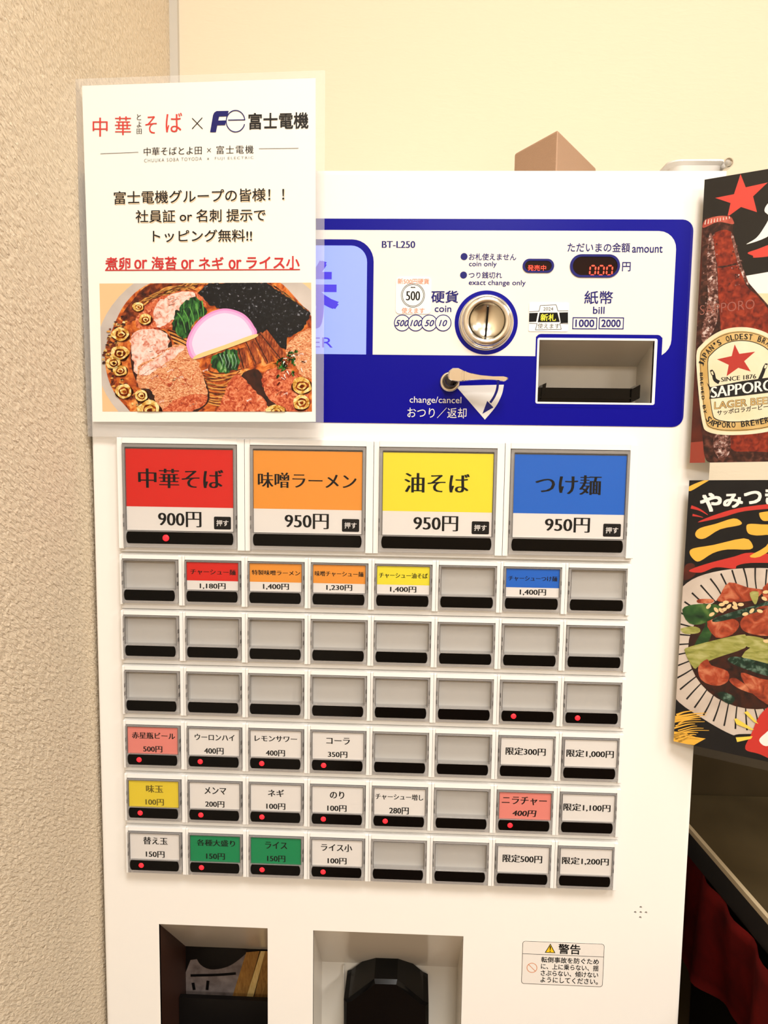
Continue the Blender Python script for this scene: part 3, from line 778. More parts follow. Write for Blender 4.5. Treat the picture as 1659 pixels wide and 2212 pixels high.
b.poly([(pc[0] - .0031, Yw, pc[2] + .0027), (pc[0] - .0027, Yw, pc[2] + .0031), (pc[0] + .0031, Yw, pc[2] - .0027), (pc[0] + .0027, Yw, pc[2] - .0031)], PRO)
b.build('label_print', wl)

# ================================================================== NOTICE
ang = radians(3)
sh = Sheet(at(200, 911, PF - 0.0045), (-sin(ang), -cos(ang), 0))
c_ = Vector(sh.pt(440, 911)); note = empty('laminated_notice', c_)
tag(note, 'laminated white ramen notice with red and black lettering and noodle bowl photo', 'notice')
def sheet_slab(S, pts, l0, l1, m, name, parent):
    b = MB(); a = [S.pt(x, y, l0) for x, y in pts]; c = [S.pt(x, y, l1) for x, y in pts]; n = len(pts)
    b.poly(c, m); b.poly(a, m)
    b.faces(a + c, [(i, (i + 1) % n, n + (i + 1) % n, n + i) for i in range(n)], m)
    return b.build(name, parent)
paper = sheet_slab(sh, [(177, 185), (682, 168), (682, 911), (200, 911)], -4, 0, mat('notice_paper', (254, 252, 244), 0.5), 'paper_sheet', note)
b = MB(); b.poly([sh.pt(x, y, 16) for x, y in [(160, 171), (702.5, 152), (699, 945), (190, 943)]], FILM2)
b.build('laminate_film', note)
b = MB(); z1 = zoom(170, 150, 3.0164); z2 = zoom(190, 580, 3.0164)
b.poly([sh.pt(x, y, 3) for x, y in [(160, 171), (702.5, 152), (699, 945), (190, 943)]], FILM, [[sh.pt(x, y, 3) for x, y in [(177, 185), (682, 168), (682, 911), (200, 911)]]])
b.build('laminate_border', note)
NR = mat('notice_red', (216, 52, 44), 0.6); NRB = mat('notice_crimson', (205, 28, 34), 0.6); ORS = mat('orange_shadow', (252, 224, 184), 0.7); GREYT = mat('grey_ink', (90, 86, 84), 0.6)
LOGO = mat('logo_navy', (6, 8, 104), 0.5, spec=0.1)
b = MB()
for ch, bx in (('中', (92, 315, 190, 437)), ('華', (237, 307, 343, 428)), ('そ', (435, 305, 510, 418)), ('ば', (568, 283, 675, 410))):
    sh.text(b, ch, bx, 0, 6, NR, 'ml', z=z1)
for ch, bx in (('と', (380, 292, 408, 330)), ('よ', (380, 340, 410, 378)), ('田', (379, 387, 412, 421))): sh.text(b, ch, bx, 0, 6, INK, 'ml', z=z1)
for a_, c2 in (((740, 318), (808, 388)), ((806, 315), (740, 388))): sh.poly(b, stroke([a_, c2], 5), 6, INK, z1)
sh.text(b, '富士電機', (1107, 285, 1498, 393), -0.018, 6, INK, 'b', z=z1)
# logo: slanted F and a thin e
sh.poly(b, [(857, 410), (876, 300), (884, 282), (900, 272), (978, 271), (970, 306), (916, 308), (910, 334), (962, 333), (955, 364), (904, 365), (895, 410)], 6, LOGO, z1)
ec, erx, ery = (1023, 338), 61, 70
sh.poly(b, stroke([(ec[0] + erx * cos(radians(a)), ec[1] - ery * sin(radians(a))) for a in range(8, 350, 12)], 6, 6, 2), 7, LOGO, z1)
sh.poly(b, stroke([(975, 331), (1086, 329)], 6), 7, LOGO, z1)
sh.poly(b, stroke([(143, 550), (390, 540)], 3), 6, GREYT, z1); sh.poly(b, stroke([(1175, 517), (1433, 514)], 3), 6, GREYT, z1)
sh.text(b, '中華そばとよ田', (425, 510, 803, 563), -0.025, 6, INK, 'ml', z=z1); sh.poly(b, stroke([(838, 514), (862, 540)], 3), 6, INK, z1); sh.poly(b, stroke([(862, 514), (838, 540)], 3), 6, INK, z1)
sh.text(b, '富士電機', (898, 498, 1140, 552), -0.018, 6, INK, 'ml', z=z1, space=1.2)
sh.text(b, 'CHUUKA SOBA TOYODA', (428, 584, 803, 606), -0.035, 6, GREYT, 'light', z=z1, space=1.25); sh.text(b, '×', (838, 576, 850, 590), 0, 6, GREYT, 'g', z=z1)
sh.text(b, 'FUJI ELECTRIC', (888, 572, 1140, 593), -0.02, 6, GREYT, 'light', z=z1, space=1.25)
for t, bx, sl in (('富士電機グループの皆様！！', (230, 795, 1340, 880), -0.022), ('社員証 or 名刺 提示で', (372, 917, 1218, 1000), -0.012), ('トッピング無料!!', (484, 1047, 1130, 1127), -0.008)):
    sh.text(b, t, (bx[0] + 4, bx[1] + 5, bx[2] + 4, bx[3] + 5), sl, 5, ORS, 'g', z=z1)
    sh.text(b, t, bx, sl, 6, INK, 'g2', z=z1)
for t, bx in (('煮卵', (175, 1224, 338, 1308)), ('海苔', (475, 1220, 640, 1304)), ('ネギ', (783, 1222, 945, 1302)), ('ライス小', (1093, 1216, 1440, 1302))):
    sh.text(b, t, bx, 0, 6, NRB, 'b', z=z1)
for x in (363, 668, 977): sh.text(b, 'or', (x, 1240, x + 85, 1300), 0, 6, NRB, 'mb', z=z1)
sh.poly(b, stroke([(173, 1309), (1443, 1304)], 7), 6, NRB, z1)
b.build('notice_lettering', paper)

# noodle bowl photo
Q = [(214.9, 612.5), (672.4, 610.5), (674, 889), (221.5, 889)]
ROUGH = {}
def SP(b, pts, l, m):
    j_ = ROUGH.get(m.name, 0)
    if j_:
        rr_ = random.Random(len(pts) * 7 + l); q = []
        for i_ in range(len(pts)):
            p, n_ = pts[i_], pts[(i_ + 1) % len(pts)]; k_ = max(1, int(math.dist(p, n_) / 14))
            q += [(p[0] + (n_[0] - p[0]) * t_ / k_ + rr_.gauss(0, j_), p[1] + (n_[1] - p[1]) * t_ / k_ + rr_.gauss(0, j_)) for t_ in range(k_)]
        pts = q
    sh.poly(b, pts, l, m, z2, Q)
b = MB()
TABLE = mat('photo_table', (240, 200, 150), 0.6); BOWL = nmat('photo_bowl', [(188, 178, 170), (214, 204, 196)], 30)
SOUP = nmat('photo_soup', [(96, 30, 8), (176, 74, 22), (222, 120, 44), (244, 176, 100)], 150, 8, 0.8, band=(0.32, 0.68))
SOUPD = nmat('photo_soup_dark', [(48, 14, 4), (110, 40, 12), (176, 84, 34)], 220, 8, 0.6)
NOOD = nmat('photo_noodle', [(196, 116, 40), (236, 178, 90)], 200)
MEAT = nmat('photo_meat', [(150, 66, 30), (206, 124, 78), (236, 172, 124), (250, 210, 170)], 260, 10, 2.4, (1, 1, 2.2), band=(0.3, 0.68))
MEATP = nmat('photo_meat_pale', [(206, 116, 92), (238, 188, 170), (252, 224, 214)], 240, 10, 1.2, band=(0.32, 0.6)); MEATR = nmat('photo_meat_red', [(130, 36, 14), (186, 74, 40), (220, 120, 76), (240, 164, 124)], 300, 10, 1.4, band=(0.3, 0.7))
NORI = nmat('photo_nori', [(2, 2, 5), (8, 8, 12), (30, 32, 38), (170, 172, 180)], 520, 8, 0.4, band=(0.42, 0.74)); SPIN = nmat('photo_spinach', [(2, 18, 8), (10, 60, 26), (60, 130, 50), (170, 200, 140)], 330, 8, 0.8, (1, 1, 0.4), band=(0.36, 0.74))
MENMA = nmat('photo_menma', [(84, 28, 8), (150, 62, 24), (200, 110, 54)], 240, 8, 0.4, (3, 1, 1)); LEEK = nmat('photo_leek', [(176, 112, 30), (226, 184, 96), (250, 232, 170)], 330, 8, 0.6, band=(0.34, 0.62))
DARKS = nmat('photo_shadow', [(20, 8, 4), (70, 26, 10)], 200)
ROUGH.update({'photo_meat': 3, 'photo_meat_pale': 4, 'photo_meat_red': 2.5, 'photo_nori': 2.5, 'photo_spinach': 5})
SP(b, [(0, 0), (1659, 0), (1659, 1146), (0, 1146)], 2, TABLE)
cx, cy = 830, 520
SP(b, circ(850, 560, 800, 60, 640), 3, BOWL)
SP(b, smooth([(420, 92), (250, 220), (150, 420), (110, 560), (140, 740), (230, 880), (400, 1000), (900, 1040), (1400, 990), (1560, 700), (1520, 420), (1360, 200), (1180, 60), (760, 30)], 5), 4, SOUP)
rnd = random.Random(3)
SP(b, smooth([(420, 100), (290, 210), (215, 330), (330, 330), (480, 200), (700, 130), (720, 95)], 4), 5, SOUPD)
for i in range(26):   # noodles
    x = 300 + i * 16; y = 250 - i * 6 + rnd.uniform(-18, 18)
    SP(b, stroke([(x, y), (x + 70, y - 50 + rnd.uniform(-15, 15)), (x + 160, y - 75), (x + 240, y - 70 + rnd.uniform(-20, 20))], 10, 7), 6, NOOD if i % 3 else SOUPD)
for i in range(24):
    x = 730 + rnd.uniform(-40, 60); y = 660 + i * 9
    SP(b, stroke([(x, y), (x + 80, y + 24), (x + 180, y + rnd.uniform(0, 40)), (x + 250, y - 10)], 9, 6), 6, NOOD if i % 2 else SOUPD)
for i in range(14):
    SP(b, stroke([(520 + i * 7, 400 + i * 14), (600, 430 + i * 12), (690, 470 + i * 14)], 9, 6), 6, NOOD if i % 2 else DARKS)
for i in range(6): SP(b, stroke([(1180 + i * 22, 92 + i * 14), (1290 + i * 22, 170 + i * 18), (1440, 280 + i * 6)], 9), 6, NOOD if i % 2 else SOUPD)
SP(b, smooth([(330, 300), (440, 200), (600, 150), (720, 160), (770, 230), (660, 330), (560, 380), (420, 400), (320, 380)], 4), 7, MEATR)
SP(b, smooth([(440, 240), (560, 165), (700, 160), (640, 270), (560, 330), (450, 380)], 4), 8, MEATP)
SP(b, smooth([(310, 430), (480, 400), (540, 460), (560, 520), (640, 520), (720, 640), (790, 800), (760, 900), (560, 1000), (450, 900), (330, 760), (280, 600)], 4), 7, DARKS)
SP(b, smooth([(300, 420), (480, 400), (530, 470), (500, 560), (400, 600), (330, 700), (290, 600)], 4), 8, MEATP)
SP(b, smooth([(330, 640), (440, 580), (560, 500), (640, 510), (710, 600), (770, 760), (770, 850), (680, 920), (480, 960), (420, 800), (330, 770)], 4), 9, MEAT)
SP(b, smooth([(340, 650), (440, 590), (560, 510), (630, 520), (560, 580), (470, 640), (400, 690), (345, 700)], 4), 10, MEATP)
SP(b, smooth([(480, 950), (560, 860), (700, 820), (775, 830), (760, 890), (640, 940)], 4), 10, MEATR)
for i in range(9): SP(b, stroke([(350 + i * 38, 700 + (i % 3) * 50), (430 + i * 36, 650 + (i % 4) * 40), (500 + i * 30, 640 + (i % 3) * 60)], 5, 2), 10, MEATR)
SP(b, smooth([(860, 900), (920, 740), (990, 690), (1080, 790), (1160, 870), (1140, 960), (850, 960)], 4), 8, MEATR)
SP(b, smooth([(1140, 690), (1260, 640), (1380, 700), (1440, 800), (1400, 960), (1180, 850)], 4), 8, MEATR)
SP(b, smooth([(1000, 700), (1110, 660), (1180, 800), (1300, 900), (1250, 950), (1100, 830)], 4), 7, DARKS)
SP(b, smooth([(1290, 540), (1340, 450), (1460, 390), (1600, 440), (1560, 690), (1400, 700), (1340, 600)], 4), 8, MEAT)
SP(b, [(720, 160), (790, 95), (1160, 92), (1455, 290), (1400, 400), (1300, 450), (1290, 530), (1100, 430), (1040, 320), (800, 240)], 11, NORI)
SP(b, smooth([(550, 350), (600, 250), (700, 188), (780, 290), (700, 340), (640, 460), (570, 410)], 4), 12, SPIN)
for i in range(5): SP(b, stroke([(585 + i * 40, 290 - i * 20), (620 + i * 34, 340 - i * 12), (640 + i * 26, 420 - i * 20)], 8, 4), 13, mat('photo_leaf_stem', (84, 160, 60), 0.5))
SP(b, smooth([(800, 590), (890, 540), (960, 530), (990, 600), (960, 660), (860, 680)], 4), 12, SPIN)
for i in range(5): SP(b, stroke([(860 + i * 24, 560), (880 + i * 22, 610), (870 + i * 22, 650)], 5, 2), 13, mat('photo_leaf_vein', (150, 190, 160), 0.5))
for k, (a_, c2, w) in enumerate((((1000, 520), (1030, 650), 60), ((1050, 480), (1110, 620), 60), ((1100, 430), (1190, 610), 70), ((1140, 420), (1300, 620), 70))):
    SP(b, stroke([a_, c2], w, w * 0.8), 11 + k % 2, MENMA); SP(b, stroke([(a_[0] - w * .3, a_[1]), (c2[0] - w * .25, c2[1])], 6), 13, DARKS)
# pink half-moon fish cake
kk = [(1088, 432)] + [(872 + 220 * cos(radians(a)) , 455 - 190 * sin(radians(a))) for a in range(0, 181, 12)] + [(650, 520), (700, 590)]
kama = smooth([(1090, 440), (1080, 370), (1020, 300), (930, 265), (850, 268), (760, 310), (690, 380), (650, 460), (648, 520), (700, 592), (890, 520)], 5)
SP(b, kama, 14, mat('photo_pink', (238, 150, 214), 0.45))
def sc(p, f, c=(862, 440)): return [(c[0] + (x - c[0]) * f, c[1] + (y - c[1]) * f) for x, y in p]
SP(b, sc(kama, 0.93, (880, 450)), 15, mat('photo_pink_mid', (244, 184, 232), 0.45))
SP(b, sc(kama, 0.85, (890, 465)), 16, mat('photo_pink_pale', (250, 222, 250), 0.45))
SP(b, smooth([(700, 592), (720, 560), (890, 500), (1085, 430), (1092, 452), (900, 525)], 4), 17, mat('photo_cake_edge', (246, 206, 140), 0.45))
# leek rings, uneven and open
def wob(x, y, r_, ry, n_=11, j_=0.12): return smooth([(x + r_ * (1 + rnd.uniform(-j_, j_)) * cos(2 * pi * k / n_), y + ry * (1 + rnd.uniform(-j_, j_)) * sin(2 * pi * k / n_)) for k in range(n_)], 3)
for (x, y, rr) in ((215, 428, 58), (208, 550, 60), (168, 615, 46), (212, 665, 46), (376, 332, 40), (330, 250, 36), (236, 800, 54), (402, 920, 72), (1395, 764, 66), (1390, 872, 54), (1225, 932, 62), (350, 826, 44)):
    q = rnd.uniform(0.72, 0.95)
    SP(b, wob(x + 4, y + 6, rr * 1.05, rr * q * 1.05), 17, DARKS); SP(b, wob(x, y, rr, rr * q), 18, LEEK); SP(b, wob(x + 3, y + 3, rr * .62, rr * q * .62), 19, SOUPD)
    SP(b, wob(x + 2, y + 1, rr * .44, rr * q * .44, 9, .25), 20, LEEK); SP(b, wob(x + 5, y + 4, rr * .24, rr * q * .22, 7, .3), 21, SOUPD)
for i in range(130):   # foam and oil at the rim
    a = radians(rnd.uniform(150, 235)); d_ = rnd.uniform(0.9, 1.02)
    x, y = 850 + 735 * d_ * cos(a), 560 - 560 * d_ * sin(a) * 0.9
    SP(b, wob(x, y, rnd.uniform(5, 15), rnd.uniform(4, 10), 7, .3), 15, rnd.choice((LEEK, SOUPD, SOUPD, DARKS, NOOD)))
GLINT = mat('photo_glint', (252, 250, 240), 0.4)
for i in range(46):
    x, y = 1300 + rnd.gauss(0, 46), 640 + rnd.gauss(0, 46); a = rnd.uniform(0, pi)
    SP(b, stroke([(x - 14 * cos(a), y - 14 * sin(a)), (x + rnd.uniform(-4, 4), y), (x + 14 * cos(a), y + 14 * sin(a))], rnd.uniform(3, 10), 2), 18 + i % 3, rnd.choice((GLINT, SPIN, SPIN, DARKS)))
for i in range(70):   # fat lines and crumbs on the meat
    x, y = rnd.choice(((560, 720), (600, 840), (990, 850), (1270, 760), (1400, 560), (420, 560), (560, 250))); x += rnd.gauss(0, 70); y += rnd.gauss(0, 50)
    a = rnd.uniform(-0.7, -0.2); l_ = rnd.uniform(14, 46)
    SP(b, stroke([(x, y), (x + l_ * .5 * cos(a), y + l_ * .5 * sin(a) + rnd.uniform(-5, 5)), (x + l_ * cos(a), y + l_ * sin(a))], rnd.uniform(2, 5), 1), 10, rnd.choice((MEATR, MEATP, DARKS)))
b.build('noodle_photo', paper)

# ================================================================== POSTERS on the machine's right edge
pa = radians(27)
pn = (-sin(pa), -cos(pa), 0)
bs_ = Sheet(at(1500, 700, PF - 0.0095), pn)
beer = empty('beer_poster', Vector(bs_.pt(1600, 1000)))
tag(beer, 'laminated poster of a brown beer bottle with red star above the dish poster', 'poster')
z5 = zoom(1440, 320, 3.16)
QB = [(1522, 388), (1860, 331), (1860, 994), (1490, 1000)]
pap = sheet_slab(bs_, QB, -4, 0, mat('poster_black', (24, 18, 9), 0.45, spec=0.08), 'paper_sheet', beer)
b = MB(); b.poly([bs_.pt(x, y, 40) for x, y in [(1500, 372), (1880, 308), (1880, 1016), (1468, 1022)]], FILM2); b.build('laminate_film', beer)
def BP(b, pts, l, m): bs_.poly(b, pts, l, m, z5, QB)
b = MB()
PRED = mat('poster_red', (228, 62, 46), 0.5); PWH = mat('poster_white', (252, 248, 242), 0.5); PDR = nmat('poster_maroon', [(60, 18, 10), (96, 34, 16)], 60)
AMB = nmat('bottle_amber', [(84, 18, 6), (134, 38, 16), (170, 62, 32)], 260, 8, 0.5); AMBD = nmat('bottle_dark', [(24, 10, 6), (58, 24, 14), (110, 60, 46)], 260, 5, 0.4)
SHINE = nmat('bottle_shine', [(58, 22, 14), (140, 92, 80), (232, 214, 206)], 420, 6, 0.3, band=(0.38, 0.7)); CREAM = nmat('label_cream', [(238, 224, 184), (250, 240, 212)], 40); GOLD = nmat('label_gold', [(206, 168, 96), (232, 200, 136)], 60)
OLV = mat('poster_olive', (112, 112, 84), 0.5); BLURO = nmat('poster_glow', [(240, 190, 120), (252, 236, 206)], 30)
BP(b, [(150, 600), (330, 500), (330, 2200), (150, 2200)], 1, PDR)
BP(b, [(540, 872), (1300, 740), (1300, 1500), (620, 1500)], 1, PWH)
BP(b, [(560, 990), (1300, 1000), (1300, 1900), (640, 1900)], 2, BLURO)
BP(b, [(150, 2010), (1300, 1930), (1300, 2250), (150, 2250)], 2, OLV)
BP(b, [(150, 2010), (262, 2000), (262, 2250), (150, 2250)], 3, mat('poster_brick', (150, 52, 30), 0.5))
BP(b, [(505, 178), (540, 268), (690, 235), (590, 330), (617, 437), (508, 402), (415, 470), (437, 375), (332, 340), (460, 315)], 3, PRED)
BP(b, smooth([(545, 657), (610, 615), (660, 550), (700, 470), (668, 430), (690, 380), (760, 330), (860, 300), (820, 420), (760, 540), (680, 610)], 4), 3, PWH)
BP(b, smooth([(553, 715), (620, 690), (720, 655), (860, 640), (840, 700), (720, 735), (600, 748), (590, 735)], 4), 3, PRED)
bot = [(262, 480), (350, 462), (440, 464), (455, 500), (452, 560), (465, 620), (500, 740), (545, 890), (600, 965), (692, 1070), (770, 1160), (830, 1320), (856, 1600), (850, 1900), (830, 2125), (600, 2150), (330, 2150), (262, 2110), (245, 1960), (215, 1700), (200, 1420), (205, 1200), (228, 1000), (242, 800), (246, 590), (252, 530)]
BP(b, smooth(bot, 4), 4, AMBD)
BP(b, smooth([(312, 600), (440, 570), (490, 760), (540, 930), (640, 1030), (740, 1180), (790, 1400), (700, 1500), (420, 1400), (360, 1100), (345, 800)], 4), 5, AMB)
BP(b, smooth([(290, 600), (315, 605), (340, 800), (350, 1000), (345, 1180), (270, 1320), (238, 1280), (280, 1040), (275, 800)], 4), 6, SHINE)
BP(b, smooth([(440, 600), (456, 600), (500, 760), (556, 910), (545, 925), (490, 800)], 4), 6, SHINE)
BP(b, smooth([(330, 1960), (430, 1955), (425, 2090), (360, 2110), (325, 2060)], 4), 6, SHINE); BP(b, smooth([(440, 1960), (820, 1930), (800, 2060), (560, 2070), (450, 2060)], 4), 5, AMB)
BP(b, stroke([(335, 815), (400, 808), (478, 790)], 12), 6, AMBD)
BP(b, smooth([(248, 520), (270, 488), (350, 465), (430, 468), (455, 495), (452, 520), (350, 505), (255, 545)], 4), 7, nmat('cap_red', [(150, 40, 30), (216, 110, 90)], 140))
for i in range(9): BP(b, stroke([(262 + i * 21, 522 - i * 5), (268 + i * 20, 490 - i * 3)], 7, 4), 8, mat('cap_pale', (240, 214, 200), 0.4))
bs_.text(b, 'SAPPORO', (228, 1075, 600, 1140), -0.12, 7, mat('emboss', (160, 92, 76), 0.4), 'light', z=z5)
lab = [(203, 1420), (240, 1340), (340, 1262), (450, 1226), (580, 1228), (700, 1270), (780, 1340), (815, 1440), (830, 1650), (815, 1850), (760, 1915), (600, 1950), (400, 1958), (280, 1935), (246, 1880), (222, 1700)]
BP(b, smooth(lab, 4), 9, CREAM); BP(b, smooth(sc(lab, 0.93, (515, 1600)), 4), 10, GOLD); BP(b, smooth(sc(lab, 0.915, (515, 1600)), 4), 11, INK); BP(b, smooth(sc(lab, 0.905, (515, 1600)), 4), 12, GOLD)
BP(b, smooth(sc(lab, 0.76, (520, 1595)), 4), 13, INK); BP(b, smooth(sc(lab, 0.745, (520, 1595)), 4), 14, CREAM)
BP(b, [(465, 1340), (497, 1405), (605, 1390), (530, 1455), (575, 1525), (490, 1500), (410, 1557), (425, 1480), (345, 1442), (445, 1420)], 15, mat('label_star', (186, 42, 30), 0.5))
bs_.text(b, 'SINCE 1876', (372, 1566, 612, 1596), -0.1, 15, INK, 'mb', z=z5)
for cx_, s_ in ((320, 1), (668, -1)):
    BP(b, stroke([(cx_ + 40 * s_, 1600), (cx_ + 10 * s_, 1580 - (s_ < 0) * 50), (cx_, 1540 - (s_ < 0) * 40), (cx_ - 14 * s_, 1520 - (s_ < 0) * 45), (cx_ - 5 * s_, 1550 - (s_ < 0) * 45)], 26, 16), 15, INK)
BP(b, [(275, 1600), (300, 1632), (520, 1590), (860, 1545), (840, 1600), (860, 1650), (520, 1690), (292, 1712), (302, 1660)], 16, INK)
bs_.text(b, 'SAPPORO', (303, 1632, 735, 1706), -0.128, 17, PWH, 'mb', z=z5)
bs_.text(b, 'LAGER BEER', (325, 1732, 735, 1784), -0.1, 15, INK, 'bb', z=z5); bs_.text(b, 'LAGER BEER', (327, 1734, 733, 1782), -0.1, 16, GOLD, 'g', z=z5)
bs_.text(b, 'サッポロラガービール', (345, 1790, 735, 1826), -0.13, 15, INK, 'b', z=z5)
bs_.text_path(b, "JAPAN'S OLDEST BRAND", [(250, 1492), (282, 1420), (340, 1362), (430, 1318), (540, 1306), (650, 1330), (745, 1392)], 38, 15, INK, 'm', z=z5)
bs_.text_path(b, 'SAPPORO BREWERIES', [(262, 1850), (310, 1895), (400, 1908), (540, 1900), (700, 1872), (790, 1820)], 40, 15, INK, 'm', z=z5)
bs_.text_path(b, 'BREWED BY', [(228, 1530), (232, 1620), (242, 1720), (256, 1815)], 20, 15, INK, 'm', z=z5)
rnd = random.Random(5)
for i in range(170):   # dew on the glass
    x, y = rnd.choice(((300, 900), (310, 700), (280, 1200), (360, 2040), (480, 800))); x += rnd.gauss(0, 22); y += rnd.gauss(0, 80 if y < 2000 else 40)
    BP(b, circ(x, y, rnd.uniform(2, 6), 7), 8, rnd.choice((SHINE, AMBD)))
b.build('bottle_picture', pap)

ds = Sheet(at(1470, 1320, PF - 0.0095), (-sin(radians(25)), -cos(radians(25)), 0))
dish = empty('dish_poster', Vector(ds.pt(1560, 1620)))
tag(dish, 'laminated black poster of stir-fried leek dish with yellow brush lettering', 'poster')
z6 = zoom(1420, 1000, 3.159)
QD = [(1489, 1037.5), (1860, 1036), (1860, 1690), (1455, 1601)]
pap = sheet_slab(ds, QD, -4, 0, mat('poster_ink', (6, 4, 4), 0.45, spec=0.08), 'paper_sheet', dish)
b = MB(); b.poly([ds.pt(x, y, 40) for x, y in [(1467, 1022), (1880, 1018), (1880, 1712), (1436, 1612)]], FILM2); b.build('laminate_film', dish)
def DP(b, pts, l, m): ds.poly(b, pts, l, m, z6, QD)
b = MB()
PYEL = mat('poster_yellow', (246, 186, 62), 0.5); PLATE = nmat('plate_pale', [(196, 180, 166), (226, 212, 198)], 40)
RED2 = mat('poster_red_brush', (206, 44, 34), 0.5)
DP(b, smooth([(218, 160), (300, 125), (360, 112), (300, 150), (230, 190), (210, 185)], 4), 1, PYEL)
for q in (([(230, 300), (290, 320), (345, 355)], 24, 3), ([(240, 355), (275, 362), (312, 372)], 16, 3)): DP(b, stroke(q[0], q[1], q[2]), 1, RED2)
DP(b, smooth([(275, 405), (420, 345), (600, 300), (900, 270), (900, 300), (600, 328), (440, 372)], 4), 1, RED2)
for ch, bx in (('や', (290, 205, 440, 335)), ('み', (448, 210, 585, 308)), ('つ', (590, 192, 712, 282)), ('き', (735, 165, 850, 290))): ds.text(b, ch, bx, -0.02, 3, PWH, 'bb', z=z6)
for q in ([(258, 485), (290, 445), (400, 415), (520, 378), (572, 402), (560, 425), (430, 452), (330, 512), (280, 515)], [(220, 615), (245, 583), (380, 560), (590, 514), (648, 556), (632, 590), (480, 590), (380, 615), (290, 670), (250, 660)],
          [(695, 350), (720, 335), (900, 320), (900, 380), (760, 395), (715, 390)], [(608, 430), (640, 415), (760, 420), (950, 400), (930, 470), (820, 560), (700, 640), (630, 635), (740, 570), (770, 495), (680, 495), (620, 480)]):
    DP(b, smooth(q, 3), 3, PYEL)
DP(b, smooth([(215, 735), (330, 690), (520, 640), (640, 612), (900, 640), (900, 680), (640, 682), (545, 700), (525, 722), (400, 712), (300, 748)], 4), 2, RED2)
DP(b, smooth([(190, 700), (250, 690), (260, 760), (180, 800)], 4), 1, PDR)
plate = smooth([(150, 1700), (60, 1400), (100, 1000), (200, 820), (430, 735), (760, 718), (1050, 760), (1300, 1000), (1250, 1500), (1000, 1780), (760, 1790), (520, 1852), (400, 1790), (250, 1700)], 5)
plate = smooth([(118, 1600), (60, 1400), (100, 1000), (200, 820), (430, 735), (760, 718), (1050, 760), (1250, 1000), (1250, 1400), (1050, 1700), (800, 1830), (560, 1850), (500, 1850), (320, 1750)], 5)
DP(b, plate, 2, PLATE)
pc_ = (640, 1270)
for i in range(44):
    a = 2 * pi * i / 44 + 0.05
    r0, r1 = 0.72, 1.0
    o_ = (pc_[0] + 560 * cos(a), pc_[1] + 555 * sin(a)); i_ = (pc_[0] + 420 * cos(a + .04), pc_[1] + 400 * sin(a + .04))
    DP(b, stroke([i_, ((o_[0] + i_[0]) / 2 + rnd.uniform(-6, 6), (o_[1] + i_[1]) / 2), o_], 8, 12), 3, INK)
DP(b, circ(680, 1270, 470, 40, 410), 4, DARKS)
VG = nmat('veg_green', [(10, 40, 16), (40, 84, 34), (96, 130, 60)], 90, 5, 0.6); VL = nmat('veg_light', [(120, 124, 50), (160, 160, 80), (190, 186, 120)], 90, 5, 0.6, (1, 1, 3)); VD = nmat('veg_dark', [(6, 20, 12), (16, 50, 32), (120, 150, 130)], 200, 5, 0.4)
PORK = nmat('pork_glazed', [(110, 32, 14), (176, 72, 40), (220, 140, 100)], 110, 6, 0.8); SES = mat('sesame', (240, 206, 150), 0.45)
for q, l, m in (
    ([(430, 900), (490, 815), (620, 850), (720, 870), (640, 940), (420, 945)], 5, PORK), ([(280, 930), (380, 930), (370, 955), (280, 955)], 5, PORK),
    ([(170, 1000), (250, 965), (400, 965), (430, 1000), (330, 1090), (220, 1095)], 6, VG), ([(160, 1130), (240, 1115), (290, 1130), (280, 1160), (190, 1165)], 6, VL),
    ([(250, 1250), (320, 1120), (350, 1030), (380, 1080), (360, 1200), (300, 1250)], 6, VG), ([(340, 1080), (500, 1060), (560, 1100), (510, 1170), (400, 1190)], 7, PORK),
    ([(385, 1060), (500, 1020), (700, 960), (800, 930), (780, 980), (600, 1040), (400, 1085)], 8, VD), ([(580, 1060), (700, 980), (950, 960), (960, 1150), (760, 1180), (620, 1160), (570, 1120)], 8, PORK),
    ([(190, 1290), (230, 1250), (560, 1172), (605, 1190), (600, 1260), (400, 1330), (290, 1380), (250, 1400)], 9, VL), ([(590, 1180), (700, 1190), (740, 1220), (640, 1260), (590, 1230)], 8, VL),
    ([(575, 1320), (720, 1210), (900, 1180), (900, 1300), (740, 1370)], 9, VL), ([(480, 1345), (540, 1320), (760, 1370), (900, 1420), (900, 1480), (740, 1450), (560, 1390)], 10, VD),
    ([(280, 1390), (340, 1338), (370, 1380), (480, 1420), (480, 1490), (400, 1520), (300, 1480)], 10, PORK), ([(490, 1480), (540, 1470), (660, 1560), (640, 1570), (540, 1530)], 9, PORK),
    ([(570, 1430), (700, 1470), (900, 1520), (900, 1700), (740, 1640), (620, 1540)], 9, PORK), ([(410, 1580), (450, 1560), (530, 1600), (490, 1645)], 9, VD), ([(630, 885), (690, 880), (680, 950), (660, 960)], 8, VL), ([(720, 850), (850, 780), (950, 880), (760, 950)], 7, PORK)):
    DP(b, smooth(q, 3), l, m)
for x, y in ((350, 978), (372, 1032), (402, 1002), (440, 965), (468, 950), (488, 978), (455, 1000), (530, 962), (530, 985), (570, 965), (645, 1008), (600, 1030), (730, 925), (740, 880), (742, 1215), (436, 1005), (700, 1010)):
    a = rnd.uniform(-0.9, 0.9); DP(b, [(x + 21 * cos(t_) * cos(a) - 12 * sin(t_) * sin(a), y + 21 * cos(t_) * sin(a) + 12 * sin(t_) * cos(a)) for t_ in [2 * pi * k / 14 for k in range(14)]], 12, SES)
for i in range(14):
    DP(b, stroke([(105 + rnd.uniform(0, 40), 1720 + i * 15), (180 + rnd.uniform(0, 60), 1700 + i * 14), (250 + rnd.uniform(0, 110), 1690 + i * 15)], rnd.uniform(8, 18), 3), 3, PYEL)
